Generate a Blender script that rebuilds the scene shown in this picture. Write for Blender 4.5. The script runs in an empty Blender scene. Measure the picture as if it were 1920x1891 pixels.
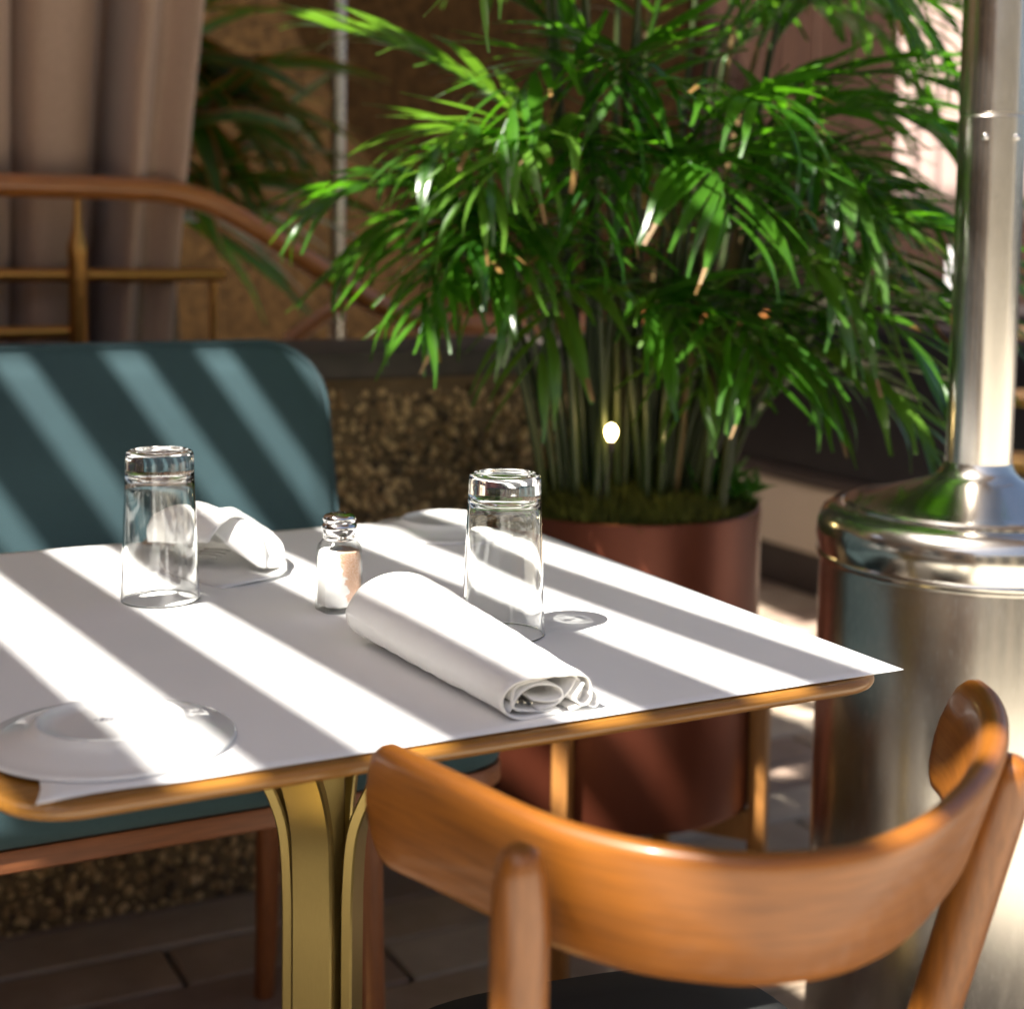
import bpy, bmesh, math, random
import numpy as np
from mathutils import Vector, Matrix, Euler, Quaternion

random.seed(7)
rng = np.random.default_rng(11)
scene = bpy.context.scene
COL = scene.collection

# ------------------------------------------------------------------ camera
YAW, PITCH, ROLL = 0.4854, 0.0857, 0.0150
cyw, syw = math.cos(YAW), math.sin(YAW)
rt = Vector((cyw, -syw, 0.0))
fw = Vector((syw * math.cos(PITCH), cyw * math.cos(PITCH), -math.sin(PITCH)))
up = Vector((syw * math.sin(PITCH), cyw * math.sin(PITCH), math.cos(PITCH)))
ri = rt * math.cos(ROLL) + up * math.sin(ROLL)
ui = up * math.cos(ROLL) - rt * math.sin(ROLL)
cam = bpy.data.cameras.new("camera")
cam_o = bpy.data.objects.new("camera", cam)
COL.objects.link(cam_o)
m = Matrix((ri, ui, -fw)).transposed().to_4x4()
m.translation = Vector((0, 0, 1.1123))
cam_o.matrix_world = m
cam.sensor_width = 36.0
cam.lens = 36.0 * 2900 / 1920
cam.shift_y = -(945.5 - 680.0) / 1920
cam.clip_start = 0.05
cam.clip_end = 200
cam.dof.use_dof = True
cam.dof.focus_distance = 1.36
cam.dof.aperture_fstop = 4.2
scene.camera = cam_o

# ------------------------------------------------------------------ sky, sun, exposure
SUNV = Vector((-0.61, -0.16, 1.0)).normalized()      # towards the sun
world = bpy.data.worlds.new("World")
scene.world = world
world.use_nodes = True
wn = world.node_tree
bg = wn.nodes["Background"]
sky = wn.nodes.new("ShaderNodeTexSky")
sky.sky_type = 'NISHITA'
sky.sun_disc = False
sky.sun_elevation = math.asin(SUNV.z)
sky.sun_rotation = math.atan2(SUNV.x, SUNV.y)
sky.air_density = 0.8
sky.dust_density = 4.0
sky.ozone_density = 0.4
wn.links.new(sky.outputs[0], bg.inputs[0])
bg.inputs[1].default_value = 0.055
sun = bpy.data.lights.new("sun", 'SUN')
sun.energy = 5.0
sun.angle = math.radians(0.7)
sun.color = (1.0, 0.95, 0.87)
sun_o = bpy.data.objects.new("sun", sun)
COL.objects.link(sun_o)
sun_o.rotation_euler = SUNV.to_track_quat('Z', 'Y').to_euler()
sun_o.location = (-3, 0, 6)
vs = scene.view_settings
vs.view_transform = 'Standard'
vs.look = 'None'
vs.exposure = 1.9
vs.gamma = 1.0
vs.use_curve_mapping = False
scene.render.engine = 'CYCLES'
scene.cycles.use_denoising = True
scene.cycles.max_bounces = 10
scene.cycles.transmission_bounces = 10
scene.cycles.transparent_max_bounces = 8
scene.cycles.diffuse_bounces = 5
scene.cycles.glossy_bounces = 5
scene.cycles.caustics_refractive = True
scene.cycles.caustics_reflective = False
scene.cycles.sample_clamp_indirect = 6.0
scene.cycles.blur_glossy = 0.5

# ------------------------------------------------------------------ helpers
def tag(o, label=None, cat=None, group=None, kind=None):
    if label: o["label"] = label
    if cat: o["category"] = cat
    if group: o["group"] = group
    if kind: o["kind"] = kind
    return o

def empty(name, loc=(0, 0, 0), label=None, cat=None, group=None, rz=0.0, kind=None):
    o = bpy.data.objects.new(name, None)
    COL.objects.link(o)
    o.empty_display_size = 0.05
    o.location = loc
    o.rotation_euler = (0, 0, rz)
    return tag(o, label, cat, group, kind)

def finish(me, mat, smooth=True, angle=40):
    mats = mat if isinstance(mat, (list, tuple)) else [mat]
    for mm in mats:
        if mm: me.materials.append(mm)
    if smooth:
        me.polygons.foreach_set("use_smooth", [True] * len(me.polygons))
        me.set_sharp_from_angle(angle=math.radians(angle))
    me.update()
    return me

def link(name, me, parent=None):
    o = bpy.data.objects.new(name, me)
    COL.objects.link(o)
    if parent: o.parent = parent
    return o

def mk(name, vf, mat, parent=None, smooth=True, angle=40, fix=True):
    v, f = vf
    me = bpy.data.meshes.new(name)
    me.from_pydata([tuple(p) for p in v], [], f)
    if fix:
        bm = bmesh.new(); bm.from_mesh(me)
        bmesh.ops.recalc_face_normals(bm, faces=bm.faces[:])
        bm.to_mesh(me); bm.free()
    finish(me, mat, smooth, angle)
    return link(name, me, parent)

def join(*parts):
    V, F = [], []
    for v, f in parts:
        b = len(V)
        V += list(v)
        F += [tuple(i + b for i in q) for q in f]
    return V, F

def bevel_vf(vf, width, seg=2, angle=30):
    me = bpy.data.meshes.new("tmp")
    me.from_pydata([tuple(p) for p in vf[0]], [], vf[1])
    bm = bmesh.new(); bm.from_mesh(me)
    bmesh.ops.recalc_face_normals(bm, faces=bm.faces[:])
    ed = [e for e in bm.edges if len(e.link_faces) == 2 and e.calc_face_angle() > math.radians(angle)]
    bmesh.ops.bevel(bm, geom=ed, offset=width, segments=seg, profile=0.5, affect='EDGES', clamp_overlap=True)
    v = [tuple(x.co) for x in bm.verts]
    bm.verts.index_update()
    f = [tuple(x.index for x in q.verts) for q in bm.faces]
    bm.free(); bpy.data.meshes.remove(me)
    return v, f

def box(x0, x1, y0, y1, z0, z1, bev=0.0, seg=2):
    v = [(x0, y0, z0), (x1, y0, z0), (x1, y1, z0), (x0, y1, z0), (x0, y0, z1), (x1, y0, z1), (x1, y1, z1), (x0, y1, z1)]
    f = [(0, 3, 2, 1), (4, 5, 6, 7), (0, 1, 5, 4), (1, 2, 6, 5), (2, 3, 7, 6), (3, 0, 4, 7)]
    return bevel_vf((v, f), bev, seg) if bev > 0 else (v, f)

def lathe(prof, n=48, center=(0, 0, 0), closed=False):
    """profile [(r,z)...] revolved round z"""
    V, F = [], []
    cx, cy, cz = center
    k = len(prof)
    for r, z in prof:
        for i in range(n):
            a = 2 * math.pi * i / n
            V.append((cx + r * math.cos(a), cy + r * math.sin(a), cz + z))
    rng_ = range(k if closed else k - 1)
    for j in rng_:
        j2 = (j + 1) % k
        for i in range(n):
            i2 = (i + 1) % n
            F.append((j * n + i, j * n + i2, j2 * n + i2, j2 * n + i))
    if not closed:
        if prof[0][0] > 1e-6: F.append(tuple(range(n))[::-1])
        if prof[-1][0] > 1e-6: F.append(tuple((k - 1) * n + i for i in range(n)))
    return V, F

def tube(pts, rad, n=12, caps=True):
    pts = [Vector(p) for p in pts]
    if not isinstance(rad, (list, tuple)): rad = [rad] * len(pts)
    V, F = [], []
    t0 = (pts[1] - pts[0]).normalized()
    ref = Vector((0, 0, 1)) if abs(t0.z) < 0.9 else Vector((1, 0, 0))
    nrm = (ref - t0 * ref.dot(t0)).normalized()
    for i, p in enumerate(pts):
        if i == 0: t = pts[1] - pts[0]
        elif i == len(pts) - 1: t = pts[-1] - pts[-2]
        else: t = pts[i + 1] - pts[i - 1]
        t.normalize()
        nrm = (nrm - t * nrm.dot(t)).normalized()
        b = t.cross(nrm)
        for k in range(n):
            a = 2 * math.pi * k / n
            V.append(tuple(p + (nrm * math.cos(a) + b * math.sin(a)) * rad[i]))
    for i in range(len(pts) - 1):
        for k in range(n):
            k2 = (k + 1) % n
            F.append((i * n + k, i * n + k2, (i + 1) * n + k2, (i + 1) * n + k))
    if caps:
        F.append(tuple(range(n))[::-1])
        F.append(tuple((len(pts) - 1) * n + k for k in range(n)))
    return V, F

def catmull(pts, per=8):
    P = [np.array(p, float) for p in pts]
    P = [2 * P[0] - P[1]] + P + [2 * P[-1] - P[-2]]
    out = []
    for i in range(1, len(P) - 2):
        for k in range(per):
            t = k / per
            a, b, c, d = P[i - 1], P[i], P[i + 1], P[i + 2]
            out.append(0.5 * (2 * b + (c - a) * t + (2 * a - 5 * b + 4 * c - d) * t * t + (3 * b - a - 3 * c + d) * t ** 3))
    out.append(P[-2])
    return [tuple(p) for p in out]

def rrect(x0, x1, y0, y1, r, n=8):
    out = []
    for cx, cy, a0 in ((x1 - r, y0 + r, -90), (x1 - r, y1 - r, 0), (x0 + r, y1 - r, 90), (x0 + r, y0 + r, 180)):
        for i in range(n + 1):
            a = math.radians(a0 + 90 * i / n)
            out.append((cx + r * math.cos(a), cy + r * math.sin(a)))
    return out

def loft(rings, cap=True):
    V, F = [], []
    n = len(rings[0])
    for r in rings: V += [tuple(p) for p in r]
    for j in range(len(rings) - 1):
        for i in range(n):
            i2 = (i + 1) % n
            F.append((j * n + i, j * n + i2, (j + 1) * n + i2, (j + 1) * n + i))
    if cap:
        F.append(tuple(range(n))[::-1])
        F.append(tuple((len(rings) - 1) * n + i for i in range(n)))
    return V, F

def grid_vf(fn, nu, nv):
    V = [fn(i / (nu - 1), j / (nv - 1)) for j in range(nv) for i in range(nu)]
    F = [(j * nu + i, j * nu + i + 1, (j + 1) * nu + i + 1, (j + 1) * nu + i) for j in range(nv - 1) for i in range(nu - 1)]
    return V, F

def solidify(o, t, offset=0.0):
    md = o.modifiers.new("thickness", 'SOLIDIFY'); md.thickness = t; md.offset = offset
    return o

def subsurf(o, n=1):
    md = o.modifiers.new("smooth", 'SUBSURF'); md.levels = n; md.render_levels = n
    return o

# ------------------------------------------------------------------ materials
class Mat:
    def __init__(self, name):
        self.m = bpy.data.materials.new(name); self.m.use_nodes = True
        self.t = self.m.node_tree; self.n = self.t.nodes; self.l = self.t.links
        self.b = self.n["Principled BSDF"]
    def node(self, kind, **kw):
        nd = self.n.new(kind)
        for k, v in kw.items(): setattr(nd, k, v)
        return nd
    def coords(self, scale=(1, 1, 1), kind="Object"):
        tc = self.node("ShaderNodeTexCoord"); mp = self.node("ShaderNodeMapping")
        mp.inputs["Scale"].default_value = scale
        self.l.new(tc.outputs[kind], mp.inputs[0])
        return mp.outputs[0]
    def noise(self, scale, detail=4, rough=0.55, co=None, dist=0.0):
        nz = self.node("ShaderNodeTexNoise")
        nz.inputs["Scale"].default_value = scale; nz.inputs["Detail"].default_value = detail
        nz.inputs["Roughness"].default_value = rough; nz.inputs["Distortion"].default_value = dist
        if co: self.l.new(co, nz.inputs["Vector"])
        return nz.outputs[0]
    def ramp(self, fac, stops):
        r = self.node("ShaderNodeValToRGB")
        els = r.color_ramp.elements
        while len(els) < len(stops): els.new(0.5)
        for e, (p, c) in zip(els, stops):
            e.position = p; e.color = (*c, 1) if len(c) == 3 else c
        self.l.new(fac, r.inputs[0])
        return r.outputs[0]
    def bump(self, h, strength=0.2, dist=0.002, normal_in=None):
        b = self.node("ShaderNodeBump"); b.inputs["Strength"].default_value = strength
        b.inputs["Distance"].default_value = dist
        self.l.new(h, b.inputs["Height"])
        if normal_in: self.l.new(normal_in, b.inputs["Normal"])
        self.l.new(b.outputs[0], self.b.inputs["Normal"])
        return b.outputs[0]
    def set(self, **kw):
        for k, v in kw.items():
            inp = self.b.inputs[k.replace("_", " ")]
            if hasattr(v, "is_linked") or hasattr(v, "links"): self.l.new(v, inp)
            elif isinstance(v, tuple) and len(v) == 3: inp.default_value = (*v, 1)
            else: inp.default_value = v
        return self

def two_tone(name, a, b, scale=6, rough=0.5, detail=5, bump=0.0, bscale=60, co_scale=(1, 1, 1), bdist=0.002, **kw):
    M = Mat(name); co = M.coords(co_scale)
    M.set(Base_Color=M.ramp(M.noise(scale, detail, co=co), [(0.3, a), (0.7, b)]), Roughness=rough, **kw)
    if bump: M.bump(M.noise(bscale, 3, co=co), bump, bdist)
    return M.m

def wood(name, a, b, along, rough=0.35, scale=14, coat=0.0, spec=0.5, kind="Object"):
    M = Mat(name)
    s = [1.0, 1.0, 1.0]; s[along] = 0.06
    co = M.coords(tuple(s), kind)
    g = M.noise(scale * 3, 6, 0.6, co, 0.6)
    g2 = M.noise(scale * 22, 3, 0.6, co, 0.2)
    c = M.ramp(g, [(0.25, a), (0.5, tuple((x + y) / 2 for x, y in zip(a, b))), (0.75, b)])
    mx = M.node("ShaderNodeMix", data_type='RGBA', blend_type='MULTIPLY')
    mx.inputs[0].default_value = 0.45
    M.l.new(c, mx.inputs[6])
    M.l.new(M.ramp(g2, [(0.35, (0.45, 0.4, 0.36)), (0.6, (1, 1, 1))]), mx.inputs[7])
    M.set(Base_Color=mx.outputs[2], Roughness=M.ramp(g2, [(0.3, (rough + 0.12,) * 3), (0.7, (rough,) * 3)]))
    M.b.inputs["Coat Weight"].default_value = coat
    M.b.inputs["Coat Roughness"].default_value = 0.12
    M.b.inputs["Specular IOR Level"].default_value = spec
    M.bump(g2, 0.06, 0.001)
    return M.m

def metal(name, col, rough, streak=None, var=0.08, aniso=0.0):
    M = Mat(name)
    co = M.coords(streak or (1, 1, 1))
    nz = M.noise(90 if streak else 20, 4, 0.6, co)
    M.set(Base_Color=M.ramp(nz, [(0.3, tuple(c * 0.88 for c in col)), (0.7, col)]), Metallic=1.0,
          Roughness=M.ramp(nz, [(0.3, (max(rough - var, 0.02),) * 3), (0.7, (rough + var,) * 3)]))
    M.bump(nz, 0.03, 0.0005)
    return M.m

def fabric(name, a, b, scale=900, rough=0.9, weave=0.35, sheen=0.3, streak=(1, 1, 1)):
    M = Mat(name); co = M.coords(streak)
    big = M.noise(5, 4, co=co); fine = M.noise(scale, 2, co=co)
    mx = M.node("ShaderNodeMix", data_type='RGBA', blend_type='MULTIPLY'); mx.inputs[0].default_value = 0.6
    M.l.new(M.ramp(big, [(0.3, a), (0.7, b)]), mx.inputs[6])
    M.l.new(M.ramp(fine, [(0.3, (0.6, 0.6, 0.6)), (0.7, (1.1, 1.1, 1.1))]), mx.inputs[7])
    M.set(Base_Color=mx.outputs[2], Roughness=rough)
    M.b.inputs["Sheen Weight"].default_value = sheen
    M.bump(fine, weave, 0.0006)
    return M.m

def glass(name, col=(1, 1, 1), ior=1.5, rough=0.0):
    M = Mat(name)
    M.set(Base_Color=col, Roughness=rough, IOR=ior, Transmission_Weight=1.0)
    return M.m

def leafmat(name, a, b, trans=(0.10, 0.30, 0.01), tw=0.3, rough=0.32, tipcol=None):
    M = Mat(name); co = M.coords((1, 1, 1))
    oi = M.node("ShaderNodeObjectInfo")
    nz = M.noise(9, 3, co=co)
    add = M.node("ShaderNodeMath", operation='ADD')
    mul = M.node("ShaderNodeMath", operation='MULTIPLY'); mul.inputs[1].default_value = 0.62
    M.l.new(oi.outputs["Random"], mul.inputs[0]); M.l.new(nz, add.inputs[0]); M.l.new(mul.outputs[0], add.inputs[1])
    col = M.ramp(add.outputs[0], [(0.42, a), (1.0, b)])
    M.set(Base_Color=col, Roughness=rough)
    M.b.inputs["Specular IOR Level"].default_value = 0.55
    tr = M.node("ShaderNodeBsdfTranslucent"); tr.inputs[0].default_value = (*trans, 1)
    ms = M.node("ShaderNodeMixShader"); ms.inputs[0].default_value = tw
    out = M.n["Material Output"]
    M.l.new(M.b.outputs[0], ms.inputs[1]); M.l.new(tr.outputs[0], ms.inputs[2]); M.l.new(ms.outputs[0], out.inputs[0])
    return M.m

MT = {}
MT['paper'] = two_tone("white_paper", (0.80, 0.80, 0.80), (0.84, 0.835, 0.825), 4, 0.75, bump=0.05, bscale=400, bdist=0.0004)
MT['linen'] = two_tone("napkin_linen", (0.80, 0.79, 0.76), (0.85, 0.845, 0.825), 12, 0.9, bump=0.35, bscale=700, bdist=0.0006)
MT['porcelain'] = two_tone("glazed_porcelain", (0.71, 0.71, 0.70), (0.75, 0.75, 0.74), 3, 0.08)
MT['mark'] = two_tone("grey_print", (0.16, 0.16, 0.18), (0.22, 0.22, 0.25), 30, 0.4)
MT['glass'] = glass("clear_glass", (0.985, 0.995, 0.985))
def thin_glass(name, tint):
    M = Mat(name)
    lw = M.node("ShaderNodeLayerWeight"); lw.inputs[0].default_value = 0.35
    tr = M.node("ShaderNodeBsdfTransparent"); M.l.new(M.ramp(lw.outputs[1], [(0.35, tint), (0.9, tuple(c * .40 for c in tint))]), tr.inputs[0])
    gl = M.node("ShaderNodeBsdfGlossy"); gl.inputs["Roughness"].default_value = 0.03
    ms = M.node("ShaderNodeMixShader")
    M.l.new(M.ramp(lw.outputs[1], [(0.3, (.04,) * 3), (0.8, (.14,) * 3), (1.0, (.7,) * 3)]), ms.inputs[0]); M.l.new(tr.outputs[0], ms.inputs[1]); M.l.new(gl.outputs[0], ms.inputs[2])
    M.l.new(ms.outputs[0], M.n["Material Output"].inputs[0])
    return M.m
MT['jarglass'] = thin_glass("thin_jar_glass", (0.97, 0.98, 0.97))
MT['edge'] = wood("oak_tabletop", (0.18, 0.076, 0.010), (0.30, 0.132, 0.020), 0, 0.3, coat=0.25)
MT['brass'] = metal("brushed_brass", (0.45, 0.34, 0.13), 0.36, (30, 30, 1), 0.06)
MT['chair'] = wood("chair_beech", (0.195, 0.064, 0.007), (0.26, 0.090, 0.012), 0, 0.34, scale=9, coat=0.2)
MT['chairv'] = wood("chair_beech_upright", (0.195, 0.064, 0.007), (0.26, 0.090, 0.012), 2, 0.34, scale=9, coat=0.2)
MT['chairband'] = wood("chair_bent_beech", (0.190, 0.061, 0.0065), (0.270, 0.094, 0.013), 0, 0.33, scale=11, coat=0.15, spec=0.4, kind="UV")
MT['black'] = fabric("black_upholstery", (0.004, 0.005, 0.005), (0.008, 0.009, 0.0085), 700, 0.75, 0.3, 0.0)
MT['teal'] = fabric("teal_upholstery", (0.024, 0.060, 0.072), (0.034, 0.080, 0.094), 800, 0.8, 0.3, 0.08)
MT['benchwood'] = wood("bench_walnut", (0.20, 0.062, 0.018), (0.30, 0.105, 0.033), 0, 0.4)
MT['benchleg'] = wood("bench_walnut_upright", (0.20, 0.062, 0.018), (0.30, 0.105, 0.033), 2, 0.4)
MT['railwood'] = wood("handrail_wood", (0.36, 0.120, 0.025), (0.48, 0.180, 0.042), 0, 0.3, coat=0.5)
MT['railbrass'] = metal("rail_bronze", (0.58, 0.30, 0.09), 0.4, (1, 1, 1), 0.08)
MT['steel'] = metal("brushed_steel", (0.70, 0.66, 0.60), 0.22, (40, 40, 0.6), 0.06)
MT['steel2'] = metal("polished_steel", (0.70, 0.67, 0.61), 0.16, (6, 6, 30), 0.05)
MT['chrome'] = metal("shaker_chrome", (0.70, 0.69, 0.68), 0.1, None, 0.03)
MT['cutlery'] = metal("cutlery_steel", (0.62, 0.60, 0.56), 0.16, None, 0.05)
MT['copper'] = two_tone("oxidised_copper", (0.105, 0.026, 0.013), (0.17, 0.045, 0.022), 5, 0.38, co_scale=(1, 1, 0.2), bump=0.08, bscale=30, Metallic=0.55)
MT['potwood'] = wood("pot_stand_wood", (0.30, 0.125, 0.03), (0.42, 0.19, 0.05), 2, 0.4)
MT['moss'] = two_tone("moss", (0.045, 0.052, 0.006), (0.15, 0.16, 0.018), 25, 0.95)
MT['soil'] = two_tone("potting_soil", (0.02, 0.013, 0.008), (0.05, 0.033, 0.02), 40, 0.95, bump=0.6, bscale=120)
MT['curtain'] = fabric("mauve_curtain", (0.46, 0.31, 0.225), (0.54, 0.37, 0.275), 500, 0.9, 0.25, 0.3, (3, 3, 0.25))
MT['curtain2'] = fabric("pale_pink_curtain", (0.58, 0.40, 0.35), (0.66, 0.47, 0.41), 500, 0.9, 0.25, 0.3, (4, 4, 0.2))
MT['capstone'] = two_tone("dark_capstone", (0.035, 0.028, 0.023), (0.075, 0.06, 0.048), 14, 0.6, bump=0.3, bscale=70)
MT['mortar'] = two_tone("wall_mortar", (0.13, 0.09, 0.045), (0.20, 0.14, 0.075), 30, 0.95, bump=0.5, bscale=90)
MT['peb'] = [two_tone("pebble_tan", (0.52, 0.36, 0.17), (0.64, 0.46, 0.25), 20, 0.7),
             two_tone("pebble_brown", (0.29, 0.185, 0.085), (0.40, 0.26, 0.125), 20, 0.7),
             two_tone("pebble_dark", (0.06, 0.04, 0.022), (0.11, 0.075, 0.04), 20, 0.7)]
MT['backwall'] = two_tone("brown_granite_wall", (0.026, 0.013, 0.004), (0.115, 0.060, 0.019), 34, 0.9, detail=6, Specular_IOR_Level=0.15, bump=0.5, bscale=60, bdist=0.01)
MT['redwood'] = wood("red_brown_panel", (0.06, 0.024, 0.011), (0.11, 0.046, 0.022), 2, 0.6)
MT['pavers'] = [two_tone("paver_grey", (0.36, 0.295, 0.225), (0.46, 0.385, 0.30), 10, 0.75, bump=0.25, bscale=80),
                two_tone("paver_tan", (0.31, 0.235, 0.165), (0.41, 0.32, 0.235), 10, 0.75, bump=0.25, bscale=80),
                two_tone("paver_brown", (0.22, 0.155, 0.115), (0.32, 0.235, 0.18), 10, 0.75, bump=0.25, bscale=80)]
MT['bounce_stone'] = two_tone('pale_bounce_stone', (0.50, 0.46, 0.38), (0.57, 0.53, 0.44), 2, 0.8)
MT['joint'] = two_tone("joint_sand", (0.06, 0.05, 0.04), (0.10, 0.085, 0.07), 40, 0.95)
MT['leather'] = two_tone("black_leather", (0.004, 0.004, 0.007), (0.008, 0.008, 0.012), 12, 0.5, bump=0.25, bscale=160, bdist=0.001)
MT['cream'] = two_tone("cream_panel", (0.50, 0.43, 0.34), (0.56, 0.48, 0.39), 3, 0.6)
MT['plinth'] = two_tone("dark_plinth", (0.03, 0.022, 0.02), (0.05, 0.036, 0.033), 10, 0.6)
MT['whitepost'] = two_tone("white_paint", (0.74, 0.72, 0.70), (0.80, 0.79, 0.77), 6, 0.5)
MT['greypole'] = metal("galvanised_pole", (0.52, 0.47, 0.40), 0.3, None, 0.08)
MT['stem'] = two_tone("palm_stem", (0.014, 0.032, 0.006), (0.045, 0.060, 0.013), 16, 0.45, co_scale=(1, 1, 0.3))
MT['stemdry'] = two_tone("palm_stem_dry", (0.10, 0.06, 0.02), (0.20, 0.13, 0.045), 16, 0.6, co_scale=(1, 1, 0.3))
MT['leaf'] = leafmat("palm_leaf", (0.008, 0.040, 0.004), (0.045, 0.135, 0.010), (0.14, 0.46, 0.012), 0.33, 0.25)
MT['leaf2'] = leafmat("palm_leaf_pale", (0.022, 0.075, 0.010), (0.085, 0.18, 0.022), (0.22, 0.48, 0.03), 0.32, 0.28)
MT['leafdry'] = leafmat("palm_leaf_dry", (0.12, 0.065, 0.016), (0.20, 0.115, 0.03), (0.2, 0.11, 0.025), 0.2, 0.5)
MT['strap'] = leafmat("strap_leaf", (0.014, 0.048, 0.006), (0.042, 0.10, 0.010), (0.10, 0.27, 0.012), 0.3, 0.36)
MT['strapedge'] = leafmat("strap_leaf_edge", (0.22, 0.085, 0.016), (0.32, 0.13, 0.025), (0.26, 0.11, 0.015), 0.25, 0.45)
MT['fern'] = leafmat("small_fern_leaf", (0.03, 0.12, 0.012), (0.07, 0.22, 0.02), (0.14, 0.42, 0.02), 0.3, 0.4)
MT['slat'] = wood("pergola_timber", (0.16, 0.10, 0.06), (0.24, 0.16, 0.10), 1, 0.6)
MT['facade'] = two_tone("bounce_facade", (0.66, 0.59, 0.47), (0.72, 0.65, 0.52), 2, 0.85)
MT['facade2'] = two_tone("dark_window", (0.02, 0.022, 0.025), (0.035, 0.037, 0.04), 2, 0.15)
MT['sidewall'] = two_tone('brown_render', (0.20, 0.12, 0.07), (0.26, 0.16, 0.095), 2, 0.85)
MT['sun_blocker'] = two_tone("sun_blocker_brown", (0.16, 0.11, 0.075), (0.20, 0.14, 0.10), 3, 0.8)
MT['gold'] = metal("golden_frame", (0.75, 0.52, 0.15), 0.3)
def salt_mat(name):
    M = Mat(name); co = M.coords((1, 1, 1))
    dt = M.node("ShaderNodeVectorMath", operation='DOT_PRODUCT'); M.l.new(co, dt.inputs[0]); dt.inputs[1].default_value = (30, -17, 8)
    big = M.noise(110, 4, co=co); g = M.noise(1300, 2, 0.7, co)
    ad = M.node("ShaderNodeMath", operation='ADD'); M.l.new(dt.outputs["Value"], ad.inputs[0]); M.l.new(big, ad.inputs[1])
    mx = M.node("ShaderNodeMix", data_type='RGBA'); M.l.new(M.ramp(ad.outputs[0], [(0.92, (0, 0, 0)), (1.0, (1, 1, 1))]), mx.inputs[0])
    M.l.new(M.ramp(g, [(0.3, (0.82, 0.78, 0.74)), (0.5, (0.90, 0.89, 0.87))]), mx.inputs[6])
    M.l.new(M.ramp(g, [(0.38, (0.62, 0.27, 0.12)), (0.62, (0.86, 0.66, 0.52))]), mx.inputs[7])
    M.set(Base_Color=mx.outputs[2], Roughness=0.6); M.bump(g, 0.15, 0.0005)
    return M.m
MT['salt'] = salt_mat("pink_and_white_salt")
M = Mat("glowing_bulb"); M.set(Base_Color=(1.0, 0.8, 0.5), Roughness=0.3)
M.b.inputs["Emission Color"].default_value = (1.0, 0.72, 0.30, 1); M.b.inputs["Emission Strength"].default_value = 14
MT['bulb'] = M.m

# ================================================================== setting
# ---- floor of stone pavers
fv = box(-14, 16, -14, 16, -0.3, -0.012)
floor = mk("floor", fv, MT['joint'], smooth=False)
tag(floor, "grey and tan stone paved terrace floor under the tables", kind="structure")
cy_ = mk('bounce_slab', box(-13, 14, -13, 0.55, -0.011, -0.004), MT['bounce_stone'], smooth=False)  # pale slab added out of view to bounce sunlight from the front
tag(cy_, 'unseen pale ground slab added to bounce sunlight onto the terrace', kind='structure')
PW, PL, GAP = 0.125, 0.60, 0.008
pv = bevel_vf(box(-PL / 2, PL / 2, -PW / 2, PW / 2, -0.02, 0.0), 0.004, 1)
pmesh = []
for mm in MT['pavers']:
    me = bpy.data.meshes.new("paver"); me.from_pydata(pv[0], [], pv[1]); finish(me, mm, False); pmesh.append(me)
count = 0
for j in range(2, 32):
    yc = 1.42 + (j - 2) * (PW + GAP)
    x0 = -0.3 + (0.5 * (j % 2)) * (PL + GAP)
    for i in range(0, 10):
        xc = x0 + i * (PL + GAP)
        if xc < 0.12 * yc - 0.5 or xc > 1.35 * yc + 0.4 or xc > 4.3: continue
        o = link("paver", random.choice(pmesh), floor)
        o.location = (xc, yc, random.uniform(-0.002, 0.0015))
        o.rotation_euler = (random.gauss(0, 0.002), random.gauss(0, 0.002), random.gauss(0, 0.003))
        count += 1

# ---- parapet wall with pebble facing and dark capstone
wall = empty("parapet_wall", (0.4, 2.5, 0), "low pebble dashed wall with dark stone cap behind the teal bench", "wall")
WX0, WX1, WY0, WY1, WZ = -2.2, 1.62, 2.425, 2.66, 0.858
def W(o):
    o.matrix_parent_inverse = Matrix.Translation(o.parent.location).inverted(); return o
W(mk("wall_body", box(WX0, WX1, WY0, WY1, -0.01, WZ), MT['mortar'], wall, False))
for a, b in ((-2.2, -0.95), (-0.944, 0.35), (0.356, 1.64)):
    W(mk("capstone", box(a, b, WY0 - 0.04, WY1 + 0.04, WZ + 0.001, WZ + 0.047, 0.008, 2), MT['capstone'], wall))
# individual pebbles (too small and too many to part)
ico = bmesh.new(); bmesh.ops.create_icosphere(ico, subdivisions=1, radius=1.0)
iv = np.array([v.co[:] for v in ico.verts]); ifc = [tuple(v.index for v in f.verts) for f in ico.faces]; ico.free()
PV, PF, PM = [], [], []
sx = 0.0150
nx, nz = int((1.60 + 0.25) / sx), int(0.85 / sx)
for a in range(nx):
    for b in range(nz):
        x = -0.25 + (a + 0.5 * (b % 2) + random.uniform(-.38, .38)) * sx
        z = 0.004 + (b + random.uniform(-.38, .38)) * sx
        if z > WZ - 0.006 or random.random() < 0.07: continue
        r = random.uniform(0.0062, 0.0125) if random.random() < .8 else random.uniform(.003, .006)
        Rm = np.array(Euler((random.uniform(0, 6), random.uniform(0, 6), random.uniform(0, 6))).to_matrix())
        P = (iv * np.array([r, r * random.uniform(.55, .9), r * random.uniform(.6, 1)])) @ Rm.T
        base = len(PV)
        PV += [(x + p[0], WY0 + p[1] * .8, max(z + p[2], .001)) for p in P]
        PF += [tuple(i + base for i in f) for f in ifc]
        k = random.choices((0, 1, 2), (0.42, 0.34, 0.24))[0]
        PM += [k] * len(ifc)
me = bpy.data.meshes.new("pebble_facing"); me.from_pydata(PV, [], PF); finish(me, MT['peb'], True, 80)
me.polygons.foreach_set("material_index", PM)
pf = W(link("pebble_facing", me, wall)); pf["kind"] = "stuff"

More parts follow.
